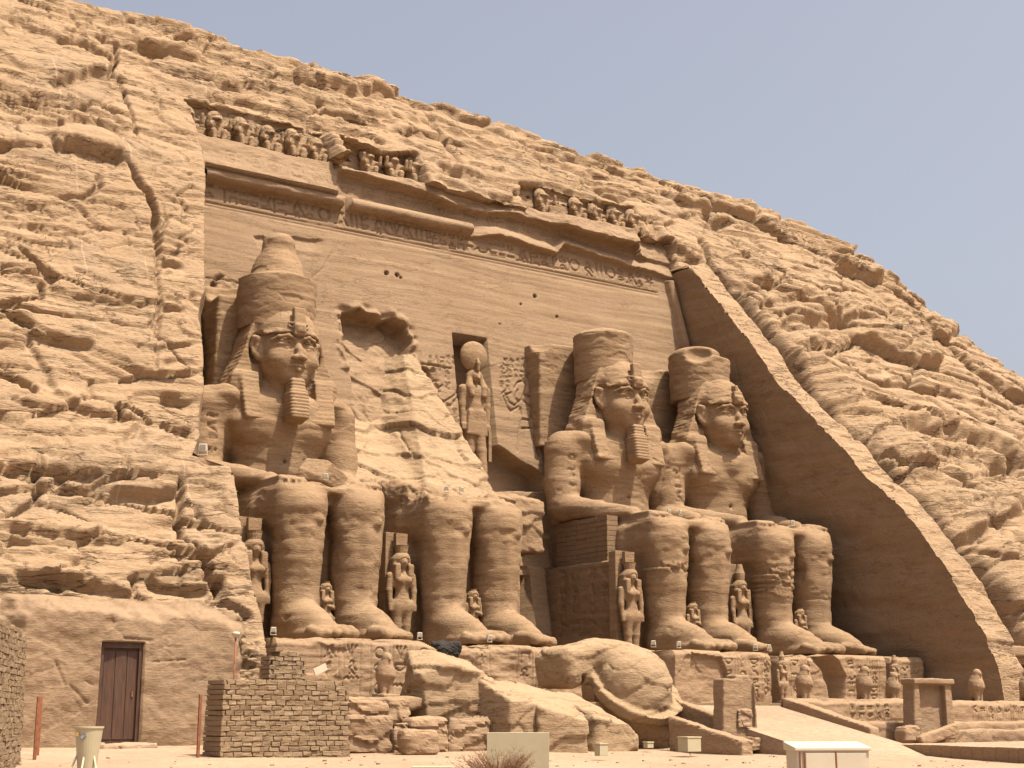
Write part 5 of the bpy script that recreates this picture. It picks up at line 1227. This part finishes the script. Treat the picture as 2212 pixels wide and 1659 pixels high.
def f(V): V.box((xm, -13.9, (p[2] + zt) / 2), (hw, .35, (zt - p[2]) / 2), .04, taper=(.9, 1)); V.box((xm, -13.95, zt - .08), (hw * .98, .42, .13), .04); V.box((xm - .05, -14.35, (p[2] + zt) / 2), (hw * .62, .42, (zt - p[2]) / 2 - .25), .03, .01, 's')
P, Q = solid((p[0] - .6, -15, p[2] - .3), (q[0] + .6, -13.2, zt + .5), .05, f, .04, (1, 1, .5), 502, .02); mkobj('frame', P, Q, M['plaster'], st2, smooth=False)
q_ = W(2025, 1588, -15.0)
def f(V): V.box(q_, (1.3, .22, .24), .06, rot=(0, R(-13), 0))
P, Q = solid(q_ - 1.8, q_ + 1.8, .06, f, .07, seed=503); tag(mkobj('stone_beam', P, Q, M['pink'], smooth=False, loc=q_ - [0, 0, .3]), 'short stone beam leaning against the foot of the framed slab', 'stone beam')
q_ = W(1962, 1590, -14.6); P, Q = slab('x', q_ - [.5, .3, .35], q_ + [.5, .4, .42], r=.15, seed=51); tag(mkobj('squared_block', P, Q, M['pink'], smooth=False, loc=q_ - [0, 0, .35]), 'dark broken block at the left foot of the framed stone slab', 'stone block', 'squared blocks lying below the leftmost pedestal') if False else tag(mkobj('stone_block', P, Q, M['pink'], smooth=False, loc=q_ - [0, 0, .35]), 'dark broken block at the left foot of the framed stone slab', 'stone block')
# low retaining kerb running towards the right foreground
A = np.array([3.1, -15.4]); Bq = np.array([-.55, -27.5]); d_ = (Bq - A) / np.linalg.norm(Bq - A); nn = np.array([-d_[1], d_[0]])
kb = MB(); L_ = np.linalg.norm(Bq - A); k = 0
while k < L_:
    l_ = random.uniform(.5, .8); a = A + d_ * k; b = A + d_ * min(k + l_ - .02, L_ + 3); w2 = nn * .18; j = random.uniform(-.015, .015)
    kb.hexa([(*(a - w2), -.2), (*(b - w2), -.2), (*(b + w2), -.2), (*(a + w2), -.2)], [(*(a - w2), .56 + j), (*(b - w2), .56 + j), (*(b + w2), .56 + j), (*(a + w2), .56 + j)]); k += l_
tag(kb.build('kerb_wall', M['pink'], loc=(A[0], A[1], .1)), 'low stone kerb wall running towards the right foreground', 'kerb')
UPG = MB().hexa([(A[0], A[1], -.6), (Bq[0], Bq[1], -.6), (30, -30, -.6), (30, -13, -.6)], [(A[0], A[1], .5), (Bq[0], Bq[1], .5), (30, -30, .45), (30, -13, .5)])
struct(UPG.build('upper_path', M['sand']))

# ---------------------------------------------------------------- plastered wall with the wooden door
YD = -7.2
dw = thing('door_wall', 'earth-plastered wall closing the rock at lower left, with a wooden door', 'wall', (-25, YD, .6))
def yp_(pts): return [tuple(onY(x, y, YD)[[0, 2]]) for x, y in pts]
r = Relief(-31.0, -19.6, .1, 5.9, .05); X, Z = r.X, r.Z
D1 = yp_([(221, 1386), (315, 1386), (306, 1606), (213, 1606)]); dx0, dx1 = D1[0][0], D1[1][0]; dz1 = D1[0][1]; dz0 = D1[2][1]
H = fbm2(X * .7, Z * .8, 4, 601) * .16 + fbm2(X * 3, Z * 4, 3, 602) * .03; v, e, a, b = voro(X / 1.1 + Z * .2, Z / .7, 603); H += v * .05 * sst(0, .2, fbm2(X * .5, Z * .5, 2, 604)) - .03 * (1 - sst(0, .04, e)) * sst(.05, .25, fbm2(X * .5 + 7, Z * .5, 2, 605))
for s_ in ([(185, 1470), (200, 1480)], [(270, 1378), (330, 1384)], [(330, 1430), (400, 1425)], [(120, 1430), (140, 1480)], [(150, 1480), (190, 1520)]):
    Dd, _, _ = segdist(X, Z, yp_(s_)); H -= .05 * (1 - sst(.01, .06, Dd))
hole = (X > dx0) & (X < dx1 - .02) & (Z < dz1) & (Z > dz0 - .1); H = np.where(hole, -.45, H)
pw = yp_(DW); dd = polyd(X, Z, pw) + fbm2(X * 1.2, Z * 1.2, 3, 606) * .4
H -= .9 * sst(.1, .9, dd)
P = np.stack([X, YD - H, Z], -1); mkk = dd < .9; cm = mkk[:-1, :-1] & mkk[1:, 1:]
v_, f_ = compact(P.reshape(-1, 3), gridfaces(*X.shape, cm)); mkobj('plaster_face', v_, f_, M['plaster'], dw, smooth=True)
dr = mkobj('door', *(lambda m: (np.array(m.v), m.f))(MB().box((dx0 + .02, YD + .3, dz0), (dx1 - .02, YD + .36, dz1 - .02))), M['wood'], dw, False)
mb = MB(); wd = dx1 - dx0
for k in range(3): mb.box((dx0 + wd * (.12 + .27 * k), YD + .27, dz0 + .15), (dx0 + wd * (.12 + .27 * k) + wd * .25, YD + .31, dz1 - .3))
mb.build('plank', M['wood'], dr, loc=(0, 0, 0)); 
MB().tube((dx1 - wd * .2, YD + .25, dz0 + 1.65), (dx1 - wd * .2, YD + .25, dz0 + 1.85), .03).build('handle', M['rust'], dr)
mb = MB().box((dx0, YD + .16, dz0), (dx0 + wd * .09, YD + .34, dz1)).box((dx1 - wd * .10, YD + .16, dz0), (dx1, YD + .34, dz1)).box((dx0 + wd * .09, YD + .16, dz1 - .2), (dx1 - wd * .10, YD + .34, dz1)); mb.build('door_frame', M['wood'], dw)
P, Q = slab('st', (dx0 - .1, YD - 1.0, dz0 - .35), (dx1 + .35, YD + .3, dz0 + .02), r=.08, amp=.08); mkobj('doorstep', P, Q, M['sand'], dw, smooth=False)

# ---------------------------------------------------------------- mud brick walls
def brickwall(name, a, b, ht, th, z0, lab, seed, bh=.165, bl=.36, batter=.03, jag=.0, endface=True):
    """bricks laid in courses between ground points a and b; ht may vary along the wall"""
    rg = random.Random(seed); a = np.array(a[:2], float); b = np.array(b[:2], float); L = np.linalg.norm(b - a); u = (b - a) / L; n = np.array([-u[1], u[0]])
    mb = MB(); z = z0; k = 0
    while True:
        row = False; s_ = -(k % 2) * bl * .5
        while s_ < L:
            e = min(s_ + bl * rg.uniform(.85, 1.1), L); s0 = max(s_, 0); h_ = np.interp((s0 + e) / 2 / L, [0, .3, .7, 1], ht) + rg.uniform(-jag, jag)
            if z + bh < z0 + h_ and e - s0 > .08:
                row = True; ins = batter * (z - z0) / 1.0
                o0 = a + u * (s0 + .008 + (ins if s0 < .2 else 0)); o1 = a + u * (e - .008 - (ins if e > L - .2 else 0)); f0 = n * (ins + rg.uniform(-.02, .02)); f1 = n * (th - ins)
                c = [np.array([*(o0 + f0)]), np.array([*(o1 + f0)]), np.array([*(o1 + f1)]), np.array([*(o0 + f1)])]
                j = lambda: rg.uniform(-.022, .022)
                mb.hexa([(q[0] + j(), q[1] + j(), z + .008 + j()) for q in c], [(q[0] + j(), q[1] + j(), z + bh - .012 + j()) for q in c])
            s_ = e
        z += bh; k += 1
        if not row or z > z0 + 6: break
    # mortar core
    hm = min(ht); c = [a + u * .06 + n * .05, b - u * .06 + n * .05, b - u * .06 + n * (th - .05), a + u * .06 + n * (th - .05)]; ins = batter * hm
    c2 = [c[0] + u * ins + n * ins, c[1] - u * ins + n * ins, c[2] - u * ins - n * ins, c[3] + u * ins - n * ins]
    mb.hexa([(q[0], q[1], z0 - .3) for q in c], [(q[0], q[1], z0 + hm - bh) for q in c2])
    o = mb.build(name, M['mud'], loc=(a[0], a[1], z0)); bevel(o, .035, 2); return tag(o, lab, 'mud brick wall')
p0 = onY(474, 1642, -14.2); p1 = onY(757, 1640, -14.2)
brickwall('mud_brick_wall', (p0[0], -14.2), (p1[0], -14.2), [2.72, 2.74, 2.73, 2.72], 1.5, .2, 'long low mud brick wall in the foreground between the door wall and the fallen blocks', 3, jag=.03)
p0 = onY(578, 1470, -8.4); p1 = onY(668, 1470, -8.4)
brickwall('mud_brick_wall', (p0[0], -8.4), (p1[0], -8.4), [3.3, 3.75, 3.75, 3.6], 1.0, .4, 'darker mud brick wall behind the long one, below the leftmost pedestal', 4, jag=.1)
ex = CAM + ray(56, 1500) * (44 / (ray(56, 1500) @ FW)); az = R(21.6); dv = np.array([math.sin(az), math.cos(az)])
e2 = ex[:2]; s2_ = e2 - dv * 14
brickwall('mud_brick_wall', s2_ + np.array([-.1, 0]), e2, [4.4, 4.35, 4.25, 4.05], 1.0, 0.0, 'tall mud brick wall cut by the left edge of the picture', 5, jag=.03, batter=.02)

# ---------------------------------------------------------------- posts, lamps, cabinet, bin, board, bush
gpst = 'rusty iron posts standing in the sand'
for (x, yt, ybm, Y, lab) in ((77, 1505, 1662, -13.4, 'taller rusty post beside the tall mud brick wall, front one of the pair'), (84, 1506, 1640, -11.5, 'rusty post just behind the front one of the pair at the left'), (431, 1500, 1643, -13.6, 'single rusty post left of the long low mud brick wall')):
    b = onY(x - 4, ybm, Y); t = onY(x, yt, Y); mb = MB(); w = .045
    mb.box((b[0] - w, Y - w, b[2] - .1), (b[0] + w, Y + w, t[2])); o = mb.build('iron_post', M['rust'], loc=(b[0], Y, b[2]), smooth=False); bevel(o, .008); tag(o, lab, 'post', gpst)
lp = thing('lamp_post', 'thin dark lamp pole with a small white lamp standing before the leftmost rock edge', 'lamp post', onY(505, 1480, -10.5))
b = onY(505, 1480, -10.5); t = onY(505, 1378, -10.5); MB().tube((b[0], -10.5, 1.0), (b[0], -10.5, t[2]), .035).build('pole', M['rust'], lp, smooth=True); MB().lathe((b[0], -10.5, t[2]), [(.05, 0), (.14, .12), (.15, .2), (.05, .22)], 12).build('lamp_head', M['white'], lp, smooth=True)
def floodlight(t):
    L = np.array(t.location); a_ = R(25)
    mb = MB(); mb.box(L + [-.17, -.05, .18], L + [.17, .12, .5]); bevel(mb.build('housing', M['white'], t), .02)
    MB().box(L + [-.12, -.065, .23], L + [.12, -.052, .45]).build('glass', M['lens'], t)
    MB().box(L + [-.2, .0, 0], L + [-.175, .06, .36]).box(L + [.175, .0, 0], L + [.2, .06, .36]).box(L + [-.2, -.06, 0], L + [.2, .12, .03]).build('bracket', M['white'], t); return t
gl = 'small white floodlights placed on the ledges'
lights = [((590, 1385), -5.2, 'floodlight on the left end of the leftmost pedestal'), ((703, 1050), -.6, 'floodlight on the knees of the leftmost colossus'), ((965, 1068), -.4, 'left one of the two floodlights on the lap of the broken colossus'), ((998, 1072), -.5, 'right one of the two floodlights on the lap of the broken colossus'),
          ((907, 1386), -5.1, 'floodlight right of the feet of the leftmost colossus'), ((1058, 1390), -5.0, 'floodlight before the toes of the broken colossus'), ((1412, 1412), -5.2, 'floodlight at the left end of the pedestal right of the doorway'), ((1467, 1410), -5.2, 'floodlight beside the big foot of the colossus right of the doorway'),
          ((1662, 1410), -5.2, 'floodlight between the third and fourth colossi feet'), ((1632, 1405), -5.2, 'floodlight close left of the joint between the third and fourth pedestals'), ((1446, 1112), .3, 'left one of the pair of floodlights on the lap right of the doorway'), ((1471, 1115), .2, 'right one of the pair of floodlights on the lap right of the doorway'), ((1713, 1148), -.4, 'floodlight on the knees of the rightmost colossus')]
fl0 = None
for (p, Y, lab) in lights:
    q = onY(p[0], p[1], Y)
    zz = 4.82 if p[1] > 1300 else 12.05
    q = onZ(p[0], p[1], zz) if False else q
    loc = (q[0], Y, max(q[2], zz) if p[1] < 1300 else zz)
    if fl0 is None: fl0 = floodlight(thing('floodlight', lab, 'floodlight', loc, gl)); fl0.scale = (.62,) * 3
    else: dup(fl0, loc, lab, .62, rz=random.uniform(-.5, .3))
q = onY(443, 972, 0.0); dup(fl0, hitrock(446, 985) + np.array([-.1, .2, 0.05]), 'floodlight on the rock ledge in front of the arm of the leftmost colossus', 1.0, rz=-.6)
q = onY(692, 1446, -8.6); pn = MB(); pn.box(q + np.array([-.28, -.03, -.13]), q + np.array([.28, .03, .13])); v = np.array(pn.v) - q; a_ = R(-24); v = np.stack([v[:, 0] * math.cos(a_) + v[:, 2] * math.sin(a_), v[:, 1], -v[:, 0] * math.sin(a_) + v[:, 2] * math.cos(a_)], 1) + q
o = mkobj('tilted_panel', v, pn.f, M['white'], smooth=False, loc=q - [0, 0, .3]); tag(o, 'small tilted white panel behind the right end of the long mud brick wall', 'panel')  # plain white panel at a slant, purpose unknown
# ground boxes of the sound and light show
gb2 = 'small cream boxes on the sand before the fallen blocks'
for (x0_, x1_, y0_, y1_, Y, lab) in ((1296, 1318, 1605, 1630, -18.5, 'small cream box right of the white board, in front of the long block'), (1399, 1415, 1602, 1613, -14.2, 'tiny cream box below the rounded fallen head'), (1486, 1521, 1591, 1621, -17.8, 'cream box left of the tall plain stone slab')):
    p0 = onY(x0_, y1_, Y); p1 = onY(x1_, y0_, Y); w = p1[0] - p0[0]
    t = thing('ground_box', lab, 'box', (p0[0], Y, p0[2]), gb2)
    bevel(MB().box((p0[0], Y, p0[2] - .05), (p0[0] + w * .8, Y + w * .7, p1[2] - .05)).build('box_body', M['cream'], t), .01); bevel(MB().box((p0[0] - .02, Y - .02, p1[2] - .05), (p0[0] + w * .8 + .02, Y + w * .7 + .02, p1[2])).build('lid', M['cream'], t), .008)
def atd(x, y, d): r_ = ray(x, y); return CAM + r_ * (d / (r_ @ FW))
def yawbox(mb, c, hx, hy, z0, z1, yaw):
    ca, sa = math.cos(yaw), math.sin(yaw); pts = [(-hx, -hy), (hx, -hy), (hx, hy), (-hx, hy)]
    w_ = [(c[0] + x * ca - y * sa, c[1] + x * sa + y * ca) for x, y in pts]; return mb.hexa([(*q, z0) for q in w_], [(*q, z1) for q in w_])
yw_ = -HEAD
c = atd(1119, 1582, 30); t = thing('white_board', 'blank cream board standing upright behind the dry bush', 'board', (c[0], c[1], 0))
bevel(yawbox(MB(), c, .63, .04, .12, c[2], yw_ - .04).build('panel', M['cream'], t), .008)
for s_ in (-.5, .5): yawbox(MB(), (c[0] + s_ * math.cos(yw_), c[1] + s_ * math.sin(yw_)), .03, .2, 0, .14, yw_).build('foot', M['cream'], t)
c = atd(934, 1655, 30); t = thing('low_box', 'low cream box cut by the bottom edge left of the dry bush', 'box', (c[0], c[1], 0)); bevel(yawbox(MB(), c, .39, .25, 0, c[2] - .04, yw_).build('box_body', M['cream'], t), .02); bevel(yawbox(MB(), c, .41, .27, c[2] - .04, c[2], yw_).build('lid', M['cream'], t), .012)
# electrical cabinet
c = atd(1775, 1597, 28.6); yc_ = -HEAD + .10; zc_ = c[2]
t = thing('cabinet', 'wide cream metal cabinet with two doors and rusty seams in the right foreground', 'cabinet', (c[0], c[1], 0)); L = np.array(t.location)
def cb(dx, dy): return (c[0] + dx * math.cos(yc_) - dy * math.sin(yc_), c[1] + dx * math.sin(yc_) + dy * math.cos(yc_))
mb = MB(); yawbox(mb, cb(0, -.3), .70, .36, .0, zc_ - .16, yc_); bevel(mb.build('housing', M['white'], t), .012)
mb = MB(); q0 = [cb(-.74, -.70), cb(.74, -.70), cb(.74, .1), cb(-.74, .1)]; mb.hexa([(*q, zc_ - .2) for q in q0], [(*q, zc_ - .14 + (.1 if i > 1 else 0)) for i, q in enumerate(q0)]); bevel(mb.build('roof', M['white'], t), .012)
for s_ in (-1, 1):
    d1 = yawbox(MB(), cb(.30 * s_ + .05, -.675), .285, .012, .08, zc_ - .24, yc_).build('door', M['white'], t); bevel(d1, .006)
for dx_, w_ in ((.05, .012), (-.555, .010), (-.64, .008)): yawbox(MB(), cb(dx_, -.664), w_, .03, .04, zc_ - .22, yc_).build('rust_seam', M['rust'], t)
# tapered bin on a stand
c = atd(193, 1569, 25.5); t = thing('bin', 'tapered cream bin with a small printed sticker held in a slanting stand', 'bin', (c[0], c[1], 0)); zt = c[2]
MB().lathe((c[0], c[1], 0), [(.14, zt - .95), (.17, zt - .6), (.235, zt - .04), (.25, zt - .03), (.25, zt), (.225, zt), (.2, zt - .1)], 28).build('bucket', M['cream'], t, smooth=False)
mb = MB(); 
for k, (dx, dy) in enumerate(((-.5, -.25), (.42, -.3), (.0, .45), (-.05, -.5))): 
    r1 = RT * dx - np.array([FW[0], FW[1], 0]) * dy * -1; mb.tube((c[0] + r1[0], c[1] + r1[1], 0), (c[0] + r1[0] * .25, c[1] + r1[1] * .25, zt - .38), .018, n=8)
mb.build('stand', M['cream'], t, smooth=True)
dirc = -np.array([FW[0], FW[1], 0]); dirc /= np.linalg.norm(dirc); sx = np.array([RT[0], RT[1], 0])
def patch(du, dz, w, h, mat, nm, rot=0):
    o_ = np.array([c[0], c[1], zt + dz]) + sx * du + dirc * .232; pts = []
    for a, b in ((-w, -h), (w, -h), (w, h), (-w, h)):
        a2 = a * math.cos(rot) - b * math.sin(rot); b2 = a * math.sin(rot) + b * math.cos(rot); pts.append(o_ + sx * a2 + np.array([0, 0, b2]))
    return mkobj(nm, pts + [p_ - dirc * .01 for p_ in pts], [(0, 1, 2, 3), (7, 6, 5, 4)], M[mat], t, False)
patch(-.04, -.17, .05, .035, 'blue', 'sticker', .5); patch(-.04, -.17, .032, .02, 'white', 'sticker_face', .5); patch(-.135, -.13, .02, .03, 'yellow', 'sticker')
# dry bush
c = atd(1078, 1672, 28.0); c[2] = 0.0; rg = random.Random(9); mb = MB()
for k in range(210):
    a = rg.uniform(0, 2 * math.pi); p = np.array([c[0] + rg.uniform(-.1, .1), c[1] + rg.uniform(-.1, .1), .0]); l = rg.uniform(.75, 1.15)
    e = rg.uniform(1.15, 1.5); d = np.array([math.cos(a) * math.cos(e), math.sin(a) * math.cos(e), math.sin(e)]); r0 = .009
    for s_ in range(6):
        q = p + d * l / 6; mb.tube(p, q, r0, r0 * .82, n=4); r0 *= .82
        if s_ > 1:
            for _ in range(4): d2 = d + np.array([rg.uniform(-.8, .8) for _ in range(3)]); d2 /= np.linalg.norm(d2); mb.tube(q, q + d2 * l * .13, r0 * .9, r0 * .5, n=3)
        p = q; d = d + np.array([math.cos(a) * .12 + rg.uniform(-.15, .15), math.sin(a) * .12 + rg.uniform(-.15, .15), rg.uniform(-.12, .06)]); d /= np.linalg.norm(d)
tag(mb.build('dry_bush', M['straw'], loc=c), 'dry brown bush in front of the blank cream board', 'bush')
# scattered stones on the sand
rg = random.Random(12); mb = MB()
for k in range(260):
    x = rg.uniform(-32, 6); y = rg.uniform(-30, -13); s_ = rg.uniform(.012, .05); z = float(gz(x, y)); mb.box((x - s_, y - s_, z - s_ * .5), (x + s_, y + s_, z + s_ * .9), s_ * .35)
o = mb.build('pebbles', M['sand']); o['kind'] = 'stuff'
